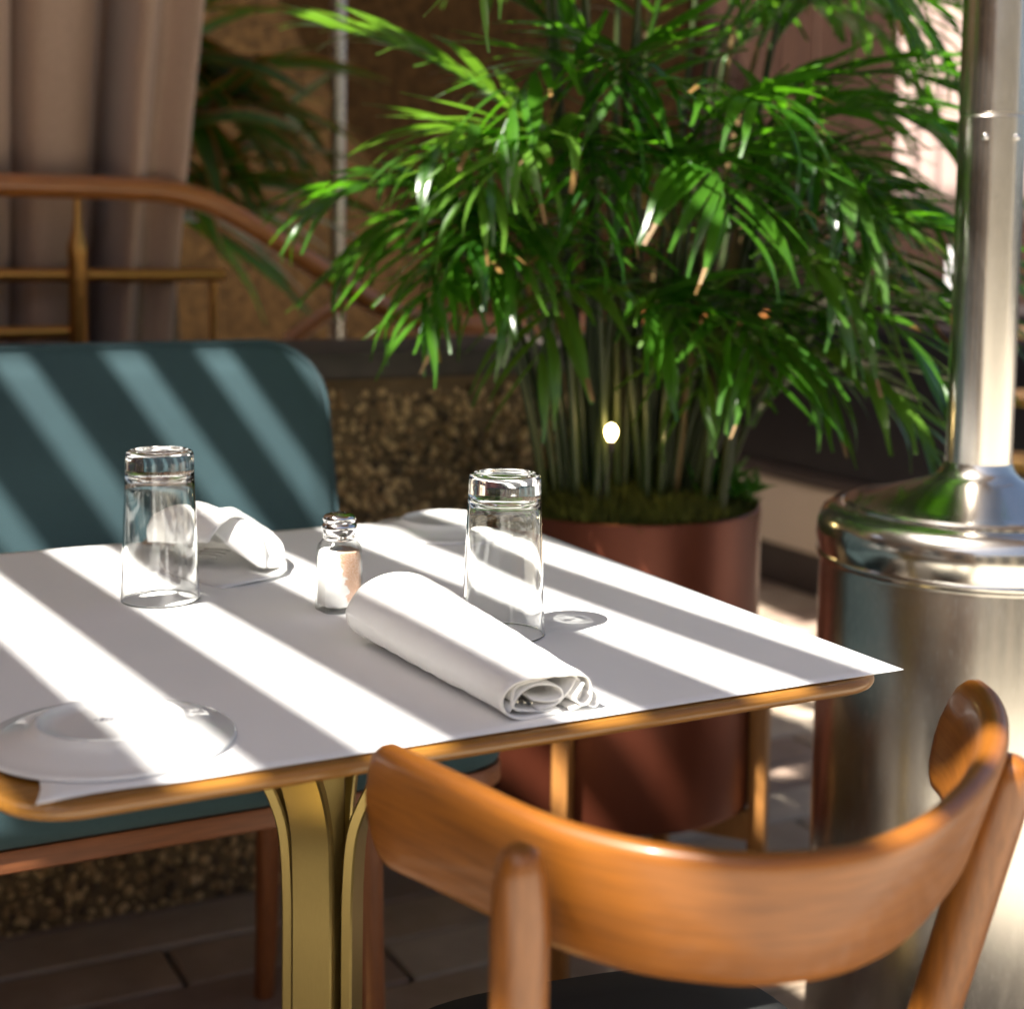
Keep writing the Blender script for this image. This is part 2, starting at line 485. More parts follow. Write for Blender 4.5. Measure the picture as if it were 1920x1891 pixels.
# ---- rear buildings and planes
bw = empty("rear_wall", (1.5, 4.8, 0), "dark brown rough granite building wall behind the steel pole", "wall")
def PB(o): return W(o)
W(mk("wall_body", box(-3.5, 3.25, 4.8, 5.1, -0.01, 3.2), MT['backwall'], bw, False))
pn = empty("timber_wall", (4.6, 4.95, 0), "red brown timber clad wall at right behind the tall palm", "wall")
for i in range(16):
    x = 3.262 + i * 0.172
    W(mk("board", box(x, x + 0.164, 4.72 + random.uniform(0, .006), 4.80, -0.01, 3.2, 0.003, 1), MT['redwood'], pn, False))
W(mk("backing", box(3.26, 6.1, 4.80, 5.0, -0.01, 3.2), MT['plinth'], pn, False))
# pale stone ledge behind the parapet
ld = mk("stone_ledge", box(0.9, 2.3, 3.75, 4.25, -0.01, 0.72, 0.02, 2), MT['whitepost'])
tag(ld, "pale stone ledge glimpsed between parapet wall and brown wall", "ledge")

# ---- unseen facade added behind the camera for reflections and bounced light
fc = empty("unseen_facade", (0, -9.0, 0), "unseen pale building with tall dark windows, added for reflections and bounced light", "building")
W(mk("wall", box(-11, 11, -9.4, -9.0, -0.01, 4.2), MT['facade'], fc, False))
for i in range(8):
    x = -8.6 + i * 2.3
    W(mk("window", box(x, x + 1.45, -8.998, -8.95, 0.5, 3.6, 0.02, 1), MT['facade2'], fc, False))  # dark panes added to streak the steel reflections

sb = empty("added_side_wall", (-5.0, 1.0, 0), "unseen brown side wall with dark doors, added to darken reflections", "building")  # added out of view to darken left reflections and cut sky light
W(mk("wall", box(-5.4, -5.0, -5.0, 8.0, -0.01, 4.0), MT['sidewall'], sb, False))
for y in (-3.6, -1.2, 1.2, 3.6):
    W(mk("door", box(-5.002, -4.95, y, y + 1.2, 0.0, 2.6, 0.02, 1), MT['facade2'], sb, False))
# ---- pergola of slats over the tables, unseen panels further back added to block sun
SL = math.atan(0.085)
PZ = 2.65
pg = empty("pergola", (0, 1.0, 0), "brown slatted timber pergola shading the terrace tables", "pergola")
dxs = SUNV.x / SUNV.z * (PZ - 0.745)          # how far the shadow shifts
gaps = [(0.235, 0.050), (0.377, 0.052), (0.540, 0.054), (0.702, 0.056), (0.838, 0.050)]
gx = 0.235
left = []
for k in range(1, 14): left.append((0.235 - k * 0.150 + random.uniform(-.008, .008), 0.050))
right = []
for k in range(1, 16): right.append((0.835 + k * 0.148 + random.uniform(-.008, .008), 0.050 if k < 3 else 0.082))
allg = sorted(left) + gaps + right
def slat_vf(hw, y0=-1.5, y1=0.80, t=0.045):
    k = SUNV.x / SUNV.z
    v = [(sx_ * hw + k * z, y, z) for z in (-t, t) for (sx_, y) in ((-1, y0), (1, y0), (1, y1), (-1, y1))]
    f = [(0, 3, 2, 1), (4, 5, 6, 7), (0, 1, 5, 4), (1, 2, 6, 5), (2, 3, 7, 6), (3, 0, 4, 7)]
    return v, f
for (c0, w0), (c1, w1) in zip(allg[:-1], allg[1:]):
    a, b = c0 + w0 / 2, c1 - w1 / 2
    xx = (a + b) / 2 + dxs
    o = mk("slat", slat_vf((b - a) / 2, y1=1.12 if xx > 0.02 else 0.62), MT['slat'], pg, False)
    o.rotation_euler = (0, 0, SL)
    o.location = Vector((xx, 1.4, PZ)) - pg.location
for y in (-0.05, 1.99):
    W(mk("rafter", box(-3.6, 3.6, y - 0.03, y + 0.03, PZ + 0.05, PZ + 0.17, 0.004, 1), MT['slat'], pg, False))
for x in (-3.5,):
    for y in (-0.05, 1.99):
        W(mk("post", box(x - 0.05, x + 0.05, y - 0.05, y + 0.05, 0, PZ + 0.05, 0.006, 1), MT['slat'], pg, False))
cn = mk("sun_blocker", join(box(-4, 0.05, 2.035, 3.55, 2.9, 3.0), box(0.052, 0.60, 2.5, 4.1, 2.9, 3.0)), MT['sun_blocker'], smooth=False)  # unseen, cut to keep sun off wall cap, curtain and handrail
tag(cn, "unseen brown panel added to shade the low wall and handrail", "sun_blocker")

cn2 = mk("sun_blocker", join(box(1.02, 1.448, 3.0, 4.75, 2.9, 3.0), box(1.45, 2.65, 1.9, 4.75, 2.9, 3.0)), MT['sun_blocker'], smooth=False)  # second unseen panel, added to keep sun off the banquette
tag(cn2, "unseen brown panel added overhead to shade the black banquette", "sun_blocker")

# ================================================================== table
table = empty("bistro_table", (0.54, 1.375, 0), "square wooden bistro table with brass pedestal in the foreground", "table")
TX0, TX1, TY0, TY1, TZ = 0.160, 0.888, 0.9735, 1.778, 0.7435
rings = []
TH = 0.0115
for k in range(9):
    a = math.pi * k / 8
    ins = (TH / 2) * (1 - math.sin(a)) * 0.85
    z = TZ - TH / 2 + math.cos(a) * TH / 2
    rings.append([(x, y, z) for x, y in rrect(TX0 + ins, TX1 - ins, TY0 + ins, TY1 - ins, 0.052 - ins * 0.5, 10)])
W(mk("tabletop", loft(rings), MT['edge'], table, angle=60))
# brass pedestal of four flared plates set on the diagonal
PX, PY = 0.527, 1.38
prof = []
for z, d in ((0.03, 0.062), (0.05, 0.050), (0.08, 0.042), (0.13, 0.0345), (0.2, 0.033), (0.3, 0.033), (0.42, 0.033), (0.47, 0.0335), (0.52, 0.037), (0.55, 0.045), (0.583, 0.063), (0.62, 0.092), (0.66, 0.128), (0.69, 0.155), (0.7145, 0.176)):
    prof.append((d, z))
prof = catmull([(d, z, 0) for d, z in prof], 3)
for q in range(4):
    ang = math.radians(51 + 90 * q)
    n = Vector((math.cos(ang), math.sin(ang), 0)); t = Vector((-n.y, n.x, 0))
    rr = []
    w, th = 0.0200, 0.0120
    for i, (d, z, _) in enumerate(prof):
        d2 = prof[min(i + 1, len(prof) - 1)]; d1 = prof[max(i - 1, 0)]
        tg = Vector((d2[0] - d1[0], d2[1] - d1[1], 0)).normalized()
        ox, oz = tg.y * th / 2, -tg.x * th / 2
        b = 0.0018
        ring = []
        for (u, v) in ((-w + b, 1), (w - b, 1), (w, 1 - b * 2 / th), (w, -1 + b * 2 / th), (w - b, -1), (-w + b, -1), (-w, -1 + b * 2 / th), (-w, 1 - b * 2 / th)):
            p = Vector((PX, PY, z + oz * v)) + n * (d * 0.90 + ox * v) + t * u
            ring.append(p)
        rr.append(ring)
    W(mk("pedestal_plate", loft(rr), MT['brass'], table, angle=35))
W(mk("pedestal_core", box(PX - 0.017, PX + 0.017, PY - 0.017, PY + 0.017, 0.03, 0.715, 0.002, 1), MT['brass'], table, False))
W(mk("base_plate", lathe([(0.0, 0.0), (0.235, 0.0), (0.24, 0.004), (0.24, 0.012), (0.23, 0.018), (0.06, 0.030), (0.0, 0.031)], 48, (PX, PY, 0.002)), MT['brass'], table))
W(mk("mounting_plate", box(PX - 0.15, PX + 0.15, PY - 0.15, PY + 0.15, 0.7165, 0.7275, 0.001, 1), MT['brass'], table, False))

# ---- paper cover
def paper_fn(u, v):
    x = 0.181 + (0.898 - 0.181) * u
    y = 0.981 + (1.762 - 0.981) * v
    z = 0.7455
    # the front left and right corners run past the rounded wood and sag or lift a little
    dl = math.hypot(max(0, (0.055 - (x - 0.181)) / 0.055), max(0, (0.055 - (y - 0.981)) / 0.055))
    k = max(0, 0.055 - (x - 0.181)) * max(0, 0.055 - (y - 0.981)) / 0.055 ** 2
    z -= 0.0002 * k
    x += 0.010 * (1 - u) * math.sin(min(1, v * 9) * math.pi) * (1 if v < 0.11 else 0)
    y += 0.004 * math.sin(math.pi * min(u * 8, 1)) * (1 - v) * (1 if u < 0.125 else 0)
    return (x, y, z)
pp = mk("table_paper", grid_vf(paper_fn, 60, 60), MT['paper'])
solidify(pp, 0.0005, 0)
tag(pp, "white square paper sheet covering the wooden tabletop", "table paper")
PT = 0.7459

# ---- plates upside down
def plate(x, y, label, mark):
    R = 0.089
    out = [(0.0, 0.0148), (0.034, 0.0150), (0.0470, 0.0155), (0.0490, 0.0185), (0.0510, 0.0198), (0.0530, 0.0188), (0.0548, 0.0158), (0.063, 0.0118), (0.075, 0.0068), (0.084, 0.0042), (R - 0.0015, 0.0035), (R, 0.0028),
           (R + 0.0006, 0.0012), (R - 0.001, 0.0001), (0.080, 0.0012), (0.066, 0.0065), (0.056, 0.0108), (0.045, 0.0118), (0.0, 0.0118)]
    out = [(r, z * (0.80 if r < 0.085 else 1)) for r, z in out]
    o = mk("side_plate", lathe(out, 72), MT['porcelain'], angle=50)
    o.location = (x, y, PT)
    tag(o, label, "plate", "upside down side plates on the table")
    if mark:
        parts = []
        for (a, b, c, d) in ((-5, -1.6, -3.2, 3.2), (-0.6, 0.9, -3.2, 3.2), (1.9, 5, 0.9, 3.2), (1.9, 3.2, -3.2, 0.4), (4.1, 5, -3.2, -0.4), (-9, -6, -0.5, 0.8), (-4.4, 4.6, 3.6, 4.2)):
            parts.append(box(a * .001, b * .001, c * .0011, d * .0011, 0.01190, 0.01215))
        k = mk("maker_mark", join(*parts), MT['mark'], o, False)
        k.rotation_euler = (0, 0, -YAW + 0.1)
        k.location = (-0.0, 0.008, 0)
    return o
plate(0.252, 1.085, "white side plate turned upside down at the front left table corner", True)
plate(0.800, 1.687, "white side plate turned upside down at the far right table corner", False)

# ---- inverted tumblers
def tumbler(x, y, label, rz):
    H, rb, rtp = 0.148, 0.0381, 0.0324
    wl = 0.0016
    def ro(z): return rb + (rtp - rb) * z / H
    o_ = [(rb - wl / 2, 0.0), (rb, 0.0006)]
    for z in (0.002, 0.03, 0.06, 0.09, 0.118, 0.125, 0.138): o_.append((ro(z), z))
    o_ += [(rtp + 0.0002, 0.1435), (rtp - 0.0008, 0.1462), (rtp - 0.003, 0.1475), (rtp - 0.007, 0.148), (0.0215, 0.1474), (0.0190, 0.1462), (0.010, 0.1455), (0.0, 0.1453)]
    i_ = [(0.0, 0.1265), (0.015, 0.1262), (0.024, 0.1250), (0.0285, 0.1222), (ro(0.117) - 0.0026, 0.1170)]
    for z in (0.108, 0.09, 0.06, 0.03, 0.002): i_.append((ro(z) - wl, z))
    i_.append((rb - wl, 0.0006))
    prof = o_ + i_
    # open shell: outer from rim to top centre, inner from top centre back to the rim
    n = 72
    v1, f1 = lathe(o_[:-1], n)
    f1 = [q for q in f1 if len(q) == 4]
    ct = len(v1); v1.append((0, 0, o_[-1][1]))
    k = len(o_) - 2
    f1 += [(k * n + i, k * n + (i + 1) % n, ct) for i in range(n)]
    v2, f2 = lathe(i_[1:], n)
    f2 = [q for q in f2 if len(q) == 4]
    c2 = len(v2); v2.append((0, 0, i_[0][1]))
    f2 += [((i + 1) % n, i, c2) for i in range(n)]
    V, F = join((v1, f1), (v2, f2))
    b2 = len(v1); last = b2 + (len(i_) - 2) * n
    F += [(i, last + i, last + (i + 1) % n, (i + 1) % n) for i in range(n)]
    o = mk("drinking_glass", (V, F), MT['glass'], angle=65)
    o.location = (x, y, PT + 0.0003); o.rotation_euler = (0, 0, rz)
    tag(o, label, "glass", "upturned tumblers on the table")
    o.cycles.is_caustics_caster = True
    return o
tumbler(0.394, 1.4795, "clear upturned tumbler in front of the rear napkin, at left", 0)
tumbler(0.640, 1.2235, "clear upturned tumbler beside the front rolled napkin, at right", 1)
sun.cycles.is_caustics_light = True
pp.cycles.is_caustics_receiver = True

# ---- salt shaker
sh = empty("salt_shaker", (0.5385, 1.3705, PT), "small glass salt shaker with chrome cap and pinkish salt", "salt shaker", rz=0.12)
def octo(r, z, k=0.52):
    c = r * k
    return [(r, c, z), (c, r, z), (-c, r, z), (-r, c, z), (-r, -c, z), (-c, -r, z), (c, -r, z), (r, -c, z)]
jar = loft([octo(0.0190, 0.0), octo(0.0204, 0.0015), octo(0.0206, 0.006), octo(0.0199, 0.030), octo(0.0197, 0.052), octo(0.0196, 0.0575), octo(0.0180, 0.0640), octo(0.0142, 0.0690), octo(0.0140, 0.0745)])
inn = loft([octo(0.0140, 0.006), octo(0.0168, 0.0075), octo(0.0170, 0.030), octo(0.0168, 0.053), octo(0.0148, 0.0625), octo(0.0118, 0.0672), octo(0.0116, 0.0744)])
jo = mk("jar", bevel_vf(jar, 0.0006, 1, 20), MT['jarglass'], sh, angle=18)
sa = loft([[(x * .985, y * .985, z) for x, y, z in octo(r, z)] for r, z in ((0.0166, 0.0052), (0.0190, 0.0068), (0.0187, 0.030), (0.0184, 0.052), (0.0172, 0.0585))])
so = mk("salt", bevel_vf(sa, 0.0006, 1, 20), MT['salt'], sh, angle=25)
cap = [(0.0, 0.0690), (0.0150, 0.0690), (0.0158, 0.0700), (0.0154, 0.0722), (0.0156, 0.0765), (0.0168, 0.0790), (0.0172, 0.0812), (0.0163, 0.0838), (0.0146, 0.0850), (0.0150, 0.0862), (0.0160, 0.0885), (0.0157, 0.0908), (0.0140, 0.0926), (0.009, 0.0938), (0.0, 0.0942)]
mk("cap", lathe(cap[1:-1], 40), MT['chrome'], sh, angle=60)
hp = []
for i in range(9):
    a = 2 * math.pi * i / 8
    r = 0.006 if i < 8 else 0
    hp.append(lathe([(0.0009, 0.0), (0.0009, 0.0006)], 8, (r * math.cos(a), r * math.sin(a), 0.0936)))
mk("hole", join(*hp), MT['plinth'], sh, False)

# ---- napkins
def roll_vf(L, w0, w1, h0, h1, diag, seed, layer=0, nu=64, nv=44):
    """a flattened roll along +y, open end at y=0; grows from (w0,h0) to (w1,h1); u runs round the section"""
    r_ = random.Random(seed)
    ph = [r_.uniform(0, 6.28) for _ in range(6)]
    def fn(u, v):
        a = -0.5 * math.pi - 0.25 + u * (2 * math.pi * (0.97 if layer == 0 else 0.9))
        ca, sa_ = -math.cos(a), math.sin(a)
        sc = 1 - 0.14 * layer
        wid = w0 + (w1 - w0) * v; hgt = h0 + (h1 - h0) * v ** 1.2
        x = math.copysign(abs(ca) ** (0.85 + 0.10 * v), ca) * wid / 2 * sc
        z = math.copysign(abs(sa_) ** (0.85 + 1.25 * v * v * (sa_ > 0)), sa_) * hgt / 2 * sc
        wob = 0.0013 * (1 + 0.3 * layer)
        x += wob * math.sin(3 * a + ph[0] + 3 * v * (0.3 + layer))
        z += wob * 0.5 * math.sin(4 * a + ph[1] + 2.5 * v)
        top = max(0.0, sa_)
        y = v * L * (1 - diag * (1 - top ** 2) * v - 0.04 * v * ca)
        z = max(z + hgt / 2, 0.0006 * (1 + layer * 1.4))
        return (x - 0.004 * v, y, z)
    return grid_vf(fn, nu, nv)

wt = bpy.data.textures.new("wrinkles", 'CLOUDS'); wt.noise_scale = 0.022; wt.noise_depth = 3
def wrinkle(o, k=0.0022):
    md = o.modifiers.new("wrinkle", 'DISPLACE'); md.texture = wt; md.strength = k; md.mid_level = 0.5; md.texture_coords = 'LOCAL'
    return o
nk = empty("rolled_napkin", (0.561, 0.997, PT + 0.0003), "white napkin rolled round cutlery at the front table edge", "napkin", "cloth napkins on the table", rz=0.02)
o = mk("outer_fold", roll_vf(0.270, 0.080, 0.110, 0.031, 0.056, 0.10, 3), MT['linen'], nk, angle=80, fix=False); wrinkle(o, .0030); solidify(o, 0.0014, 0)
o = mk("inner_fold", roll_vf(0.20, 0.074, 0.080, 0.030, 0.042, 0.0, 8, 1), MT['linen'], nk, angle=80, fix=False); solidify(o, 0.0012, 0); o.location = (0.002, 0.004, 0.0008)
def ribbon(pts, y0, y1, t=0.0011):
    c = catmull([(x, z, 0) for x, z in pts], 8)
    V, F = [], []
    rows = 10
    for j in range(rows):
        v = j / (rows - 1)
        for (x, z, _) in c: V.append((x + 0.002 * math.sin(5 * v + x * 90), y0 + (y1 - y0) * v, max(z * (1 - 0.05 * v), 0.0016)))
    n = len(c)
    F = [(j * n + i, j * n + i + 1, (j + 1) * n + i + 1, (j + 1) * n + i) for j in range(rows - 1) for i in range(n - 1)]
    return V, F
for k, pts in enumerate([[(-0.030, 0.006), (-0.020, 0.019), (-0.006, 0.024), (0.010, 0.020), (0.013, 0.012), (0.003, 0.010), (-0.010, 0.013)],
                         [(0.030, 0.022), (0.022, 0.011), (0.030, 0.005), (0.037, 0.008), (0.0385, 0.014)],
                         [(-0.006, 0.005), (0.008, 0.007), (0.020, 0.017), (0.026, 0.024), (0.032, 0.018)]]):
    o = mk("inner_fold", ribbon(pts, 0.004 - 0.006 * (k == 1), 0.17), MT['linen'], nk, angle=80, fix=False); solidify(o, 0.0011, 0)
o = mk("corner_flap", ribbon([(0.036, 0.004), (0.043, 0.002), (0.047, 0.006), (0.0475, 0.0125)], -0.001, 0.09), MT['linen'], nk, angle=80, fix=False); solidify(o, 0.0011, 0)

def fork_vf(L=0.19):
    """flat fork along +y, tines at y=0"""
    parts = []
    for i in range(4):
        x = -0.0096 + i * 0.0064
        pts = [(x, y, 0.004 * math.cos(min(y / 0.06, 1) * 2.4) + 0.004) for y in (0.0, 0.012, 0.024, 0.036, 0.048)]
        parts.append(tube(pts, [0.0007, 0.0012, 0.0014, 0.0015, 0.0016], 8))
    def neck(u, v):
        y = 0.044 + v * (L - 0.044)
        k = [0.0118, 0.0122, 0.0085, 0.004, 0.0033, 0.0035, 0.0045, 0.0062, 0.0078, 0.0070]
        q = v * 9; i = int(min(q, 8)); w = k[i] + (k[i + 1] - k[i]) * (q - i)
        zz = 0.004 * math.cos(min(y / 0.06, 1) * 2.4) + 0.004 + 0.008 * math.exp(-((y - 0.09) / 0.03) ** 2)
        return ((u - .5) * 2 * w, y, zz + 0.0008 * (1 - (2 * u - 1) ** 2))
    g = grid_vf(neck, 7, 40)
    v2 = [(x, y, z - 0.0018) for x, y, z in g[0]]
    n0 = len(g[0])
    bl = []
    nu, nv = 7, 40
    border = list(range(nu)) + [j * nu + nu - 1 for j in range(1, nv)] + [(nv - 1) * nu + i for i in range(nu - 2, -1, -1)] + [j * nu for j in range(nv - 2, 0, -1)]
    F = list(g[1]) + [tuple(i + n0 for i in q[::-1]) for q in g[1]]
    for a, b in zip(border, border[1:] + border[:1]): F.append((a, b, b + n0, a + n0))
    parts.append((g[0] + v2, F))
    return join(*parts)
fk = mk("fork", fork_vf(0.185), MT['cutlery'], angle=50)
fk.location = (0.5400, 1.0035, PT + 0.0040); fk.rotation_euler = (0, 0.2, 0.03)
tag(fk, "steel fork tucked inside the front rolled napkin", "fork", "forks wrapped in the napkins")

# rear napkin: a folded base sheet with a hooded roll over a fork
nb = empty("folded_napkin", (0.47, 1.60, PT + 0.0003), "white napkin folded over a fork behind the left tumbler", "napkin", "cloth napkins on the table", rz=0.0)
nb_rot = -0.55
def nbp(x, y, z):                      # napkin local axes: +y along the roll, away from its open end
    c, s = math.cos(nb_rot), math.sin(nb_rot)
    return (0, 0, 0)
def poly_sheet(ctrl, nu=24, nv=24):
    """bicubic-ish sheet from a control grid (rows of 3d points)"""
    rows = [catmull(r, 6) for r in ctrl]
    cols = list(zip(*rows))
    full = [catmull(list(c), 6) for c in cols]
    n = len(full[0])
    V = [p for c in full for p in c]
    F = [(i * n + j, i * n + j + 1, (i + 1) * n + j + 1, (i + 1) * n + j) for i in range(len(full) - 1) for j in range(n - 1)]
    return V, F
def rel(p): return (p[0] - 0.47, p[1] - 1.60, p[2])
# base sheet lying on the table (world coordinates, z above the paper)
base = [[(0.462, 1.500, 0.0012), (0.495, 1.503, 0.0045), (0.525, 1.514, 0.0050), (0.541, 1.527, 0.008)],
        [(0.440, 1.555, 0.0022), (0.480, 1.565, 0.0012), (0.520, 1.570, 0.0022), (0.549, 1.560, 0.017)],
        [(0.432, 1.600, 0.0020), (0.455, 1.640, 0.0012), (0.500, 1.640, 0.0035), (0.548, 1.605, 0.026)],
        [(0.436, 1.650, 0.0020), (0.455, 1.690, 0.0015), (0.480, 1.700, 0.0055), (0.530, 1.650, 0.032)]]
o = mk("lower_fold", poly_sheet([[rel(p) for p in r] for r in base]), MT['linen'], nb, angle=85, fix=False); solidify(o, 0.0022, 1)
# rounded roll rising from the back left, its top lit
rl = []
A, B = Vector((0.450, 1.676, 0)), Vector((0.504, 1.580, 0))
ax = (B - A).normalized(); sd = Vector((-ax.y, ax.x, 0))
for t, w, h in ((0.0, 0.026, 0.050), (0.2, 0.032, 0.060), (0.45, 0.035, 0.060), (0.7, 0.036, 0.056), (0.93, 0.035, 0.052)):
    c = A + (B - A) * t
    row = []
    for k in range(11):
        a0 = -10 + 42 * max(0.0, t - 0.35)
        a = math.radians(a0 + (204 - a0) * k / 10)
        wv = 1 + 0.05 * math.sin(3 * t + k)
        row.append(rel(tuple(c + sd * (-math.cos(a) * w * wv) + Vector((0, 0, max(0.5 * h + math.sin(a) * 0.55 * h * wv, 0.004))))))
    rl.append(row)
o = mk("upper_roll", poly_sheet(rl), MT['linen'], nb, angle=85, fix=False); wrinkle(o, .005); solidify(o, 0.0016, 0)
# hood: a pleated flap that falls from the peak to a point near the fork tines
pk = Vector((0.508, 1.600, 0.050))
hood = []
tipc = Vector((0.517, 1.527, 0.010))
left_e = [(0.478, 1.640, 0.050), (0.484, 1.612, 0.040), (0.490, 1.585, 0.030), (0.500, 1.560, 0.020), (0.512, 1.532, 0.011)]
mid_e = [(0.500, 1.630, 0.056), (0.505, 1.600, 0.050), (0.510, 1.572, 0.038), (0.514, 1.548, 0.024), (0.517, 1.527, 0.010)]
mid2 = [(0.515, 1.635, 0.056), (0.520, 1.604, 0.049), (0.524, 1.578, 0.040), (0.523, 1.552, 0.030), (0.519, 1.529, 0.012)]
mid3 = [(0.526, 1.648, 0.050), (0.532, 1.618, 0.044), (0.536, 1.590, 0.034), (0.531, 1.560, 0.020), (0.522, 1.530, 0.010)]
right_e = [(0.540, 1.650, 0.040), (0.546, 1.622, 0.036), (0.552, 1.595, 0.030), (0.550, 1.562, 0.022), (0.540, 1.530, 0.009)]
o = mk("pleated_flap", poly_sheet([[rel(p) for p in r] for r in (left_e, mid_e, mid2, mid3, right_e)]), MT['linen'], nb, angle=35, fix=False); wrinkle(o, .004); solidify(o, 0.0012, 0)
f2 = mk("fork", fork_vf(0.150), MT['cutlery'], angle=50)
f2.location = (0.4905, 1.5790, PT + 0.0095); f2.rotation_euler = (0, -0.30, 0.36)
tag(f2, "steel fork with tines showing from the rear folded napkin", "fork", "forks wrapped in the napkins")

# ================================================================== dining chair (front right)
chair = empty("dining_chair", (0.62, 0.92, 0), "curved back wooden dining chair with black seat in the foreground", "chair")
CH = [(0.385, 0.938), (0.393, 0.895), (0.403, 0.845), (0.419, 0.768), (0.445, 0.713), (0.475, 0.679), (0.511, 0.654), (0.555, 0.642), (0.600, 0.645), (0.656, 0.664), (0.739, 0.713), (0.810, 0.772), (0.860, 0.832), (0.882, 0.880)]
path = [Vector((x, y, 0)) for x, y, _ in catmull([(x, y, 0) for x, y in CH], 8)]
cum = [0.0]
for a, b in zip(path[:-1], path[1:]): cum.append(cum[-1] + (b - a).length)
TOT = cum[-1]
ZT, ZB, TK = 0.770, 0.683, 0.021
rings = []
NS = 12
for i, p in enumerate(path):
    t = (path[min(i + 1, len(path) - 1)] - path[max(i - 1, 0)]).normalized()
    n = Vector((t.y, -t.x, 0))                    # outward (towards the camera side)
    s = min(cum[i], TOT - cum[i])
    rc = 0.022
    k = 1.0 if s > rc else math.sqrt(max(0.0, 1 - ((rc - s) / rc) ** 2))
    k = 0.42 + 0.58 * k
    zc = (ZT + ZB) / 2 + 0.002
    hh = (ZT - ZB) / 2 * k
    th = TK / 2 * (0.80 + 0.2 * min(1, s / 0.03))
    ring = []
    for (uu, vv) in ((1, .72), (.72, .93), (.3, 1), (-.3, 1), (-.72, .93), (-1, .72), (-1, 0), (-1, -.72), (-.72, -.93), (-.3, -1), (.3, -1), (.72, -.93), (1, -.72), (1, 0)):
        e = 0.011
        z = zc + math.copysign(hh - e * (1 - (abs(vv) - 0.72) / 0.28) * (abs(vv) >= .72), vv) if abs(vv) >= .72 else zc
        lean = (z - ZT) * (0.04 + 0.26 * math.sin(min(1.0, 2 * cum[i] / TOT) * math.pi / 2) ** 0.8)
        q = p - n * (TK / 2) + n * (uu * th + lean)
        ring.append((q.x, q.y, z))
    rings.append(ring)
o = W(mk("backrest", loft(rings), MT['chairband'], chair, angle=70))
uvl = o.data.uv_layers.new(name="grain")
nr = len(rings[0])
for lp in o.data.loops:
    vi = lp.vertex_index; uvl.data[lp.index].uv = (cum[min(vi // nr, len(cum) - 1)], o.data.vertices[vi].co.z)
def post_vf(top, foot, r0, r1, taper=0.055):
    T_, F_ = Vector(top), Vector(foot)
    L = (T_ - F_).length; d = (T_ - F_) / L
    pts, rad = [], []
    for s, r in ((0, r1 * .72), (L * .3, r1 * .95), (L * .55, r0), (L - taper, r0), (L - taper * .8, r0 * .99), (L - taper * .5, r0 * .93), (L - taper * .25, r0 * .82), (L - taper * .1, r0 * .68), (L - taper * .025, r0 * .48), (L, r0 * .20)):
        pts.append(F_ + d * s); rad.append(r)
    return tube(pts, rad, 28)
W(mk("leg", post_vf((0.4015, 0.742, 0.767), (0.462, 0.845, 0.0), 0.0172, 0.0172), MT['chairv'], chair))
W(mk("leg", post_vf((0.792, 0.752, 0.757), (0.750, 0.960, 0.0), 0.0180, 0.0180), MT['chairv'], chair))
W(mk("leg", post_vf((0.480, 1.115, 0.43), (0.465, 1.135, 0.0), 0.0165, 0.014, 0.004), MT['chairv'], chair))
W(mk("leg", post_vf((0.765, 1.035, 0.43), (0.790, 1.055, 0.0), 0.0165, 0.014, 0.004), MT['chairv'], chair))
def seat_ring(k, z):
    out = []
    for i in range(56):
        a = 2 * math.pi * i / 56
        ca, sa_ = math.cos(a), math.sin(a)
        x = math.copysign(abs(ca) ** 0.62, ca) * (0.180 + 0.018 * sa_)
        y = math.copysign(abs(sa_) ** 0.62, sa_) * 0.172
        c, s = math.cos(-0.14), math.sin(-0.14)
        out.append((0.628 + k * (x * c - y * s), 0.978 + k * (x * s + y * c), z))
    return out
W(mk("seat", loft([seat_ring(0.97, 0.418), seat_ring(1.0, 0.424), seat_ring(1.0, 0.440), seat_ring(0.985, 0.449), seat_ring(0.94, 0.455), seat_ring(0.7, 0.458), seat_ring(0.3, 0.458)]), MT['black'], chair, angle=60))
W(mk("seat_rail", loft([seat_ring(0.93, 0.370), seat_ring(0.95, 0.372), seat_ring(0.95, 0.414), seat_ring(0.93, 0.4175)]), MT['chair'], chair, angle=50))

# ================================================================== teal bench
bench = empty("upholstered_bench", (0.0, 1.95, 0), "long teal upholstered bench with walnut frame behind the table", "bench")
BX0, BX1 = -1.65, 0.884
def slab(ringfn, zs): return loft([ringfn(z) for z in zs])
seat_r = []
for ins, z in ((0.012, 0.452), (0.003, 0.458), (0.0, 0.470), (0.0, 0.492), (0.006, 0.508), (0.018, 0.518), (0.04, 0.524), (0.10, 0.526)):
    seat_r.append([(x, y, z) for x, y in rrect(BX0 + ins, BX1 - ins, 1.635 + ins, 2.20 - ins * .3, 0.07 - ins * .3, 10)])
W(mk("seat_cushion", loft(seat_r), MT['teal'], bench, angle=60))
W(mk("seat_frame", loft([[(x, y, z) for x, y in rrect(BX0 + i, BX1 - i, 1.64 + i, 2.2 - i, 0.066, 10)] for i, z in ((0.004, 0.426), (0.0, 0.429), (0.0, 0.448), (0.002, 0.4515))]), MT['benchwood'], bench, angle=50))
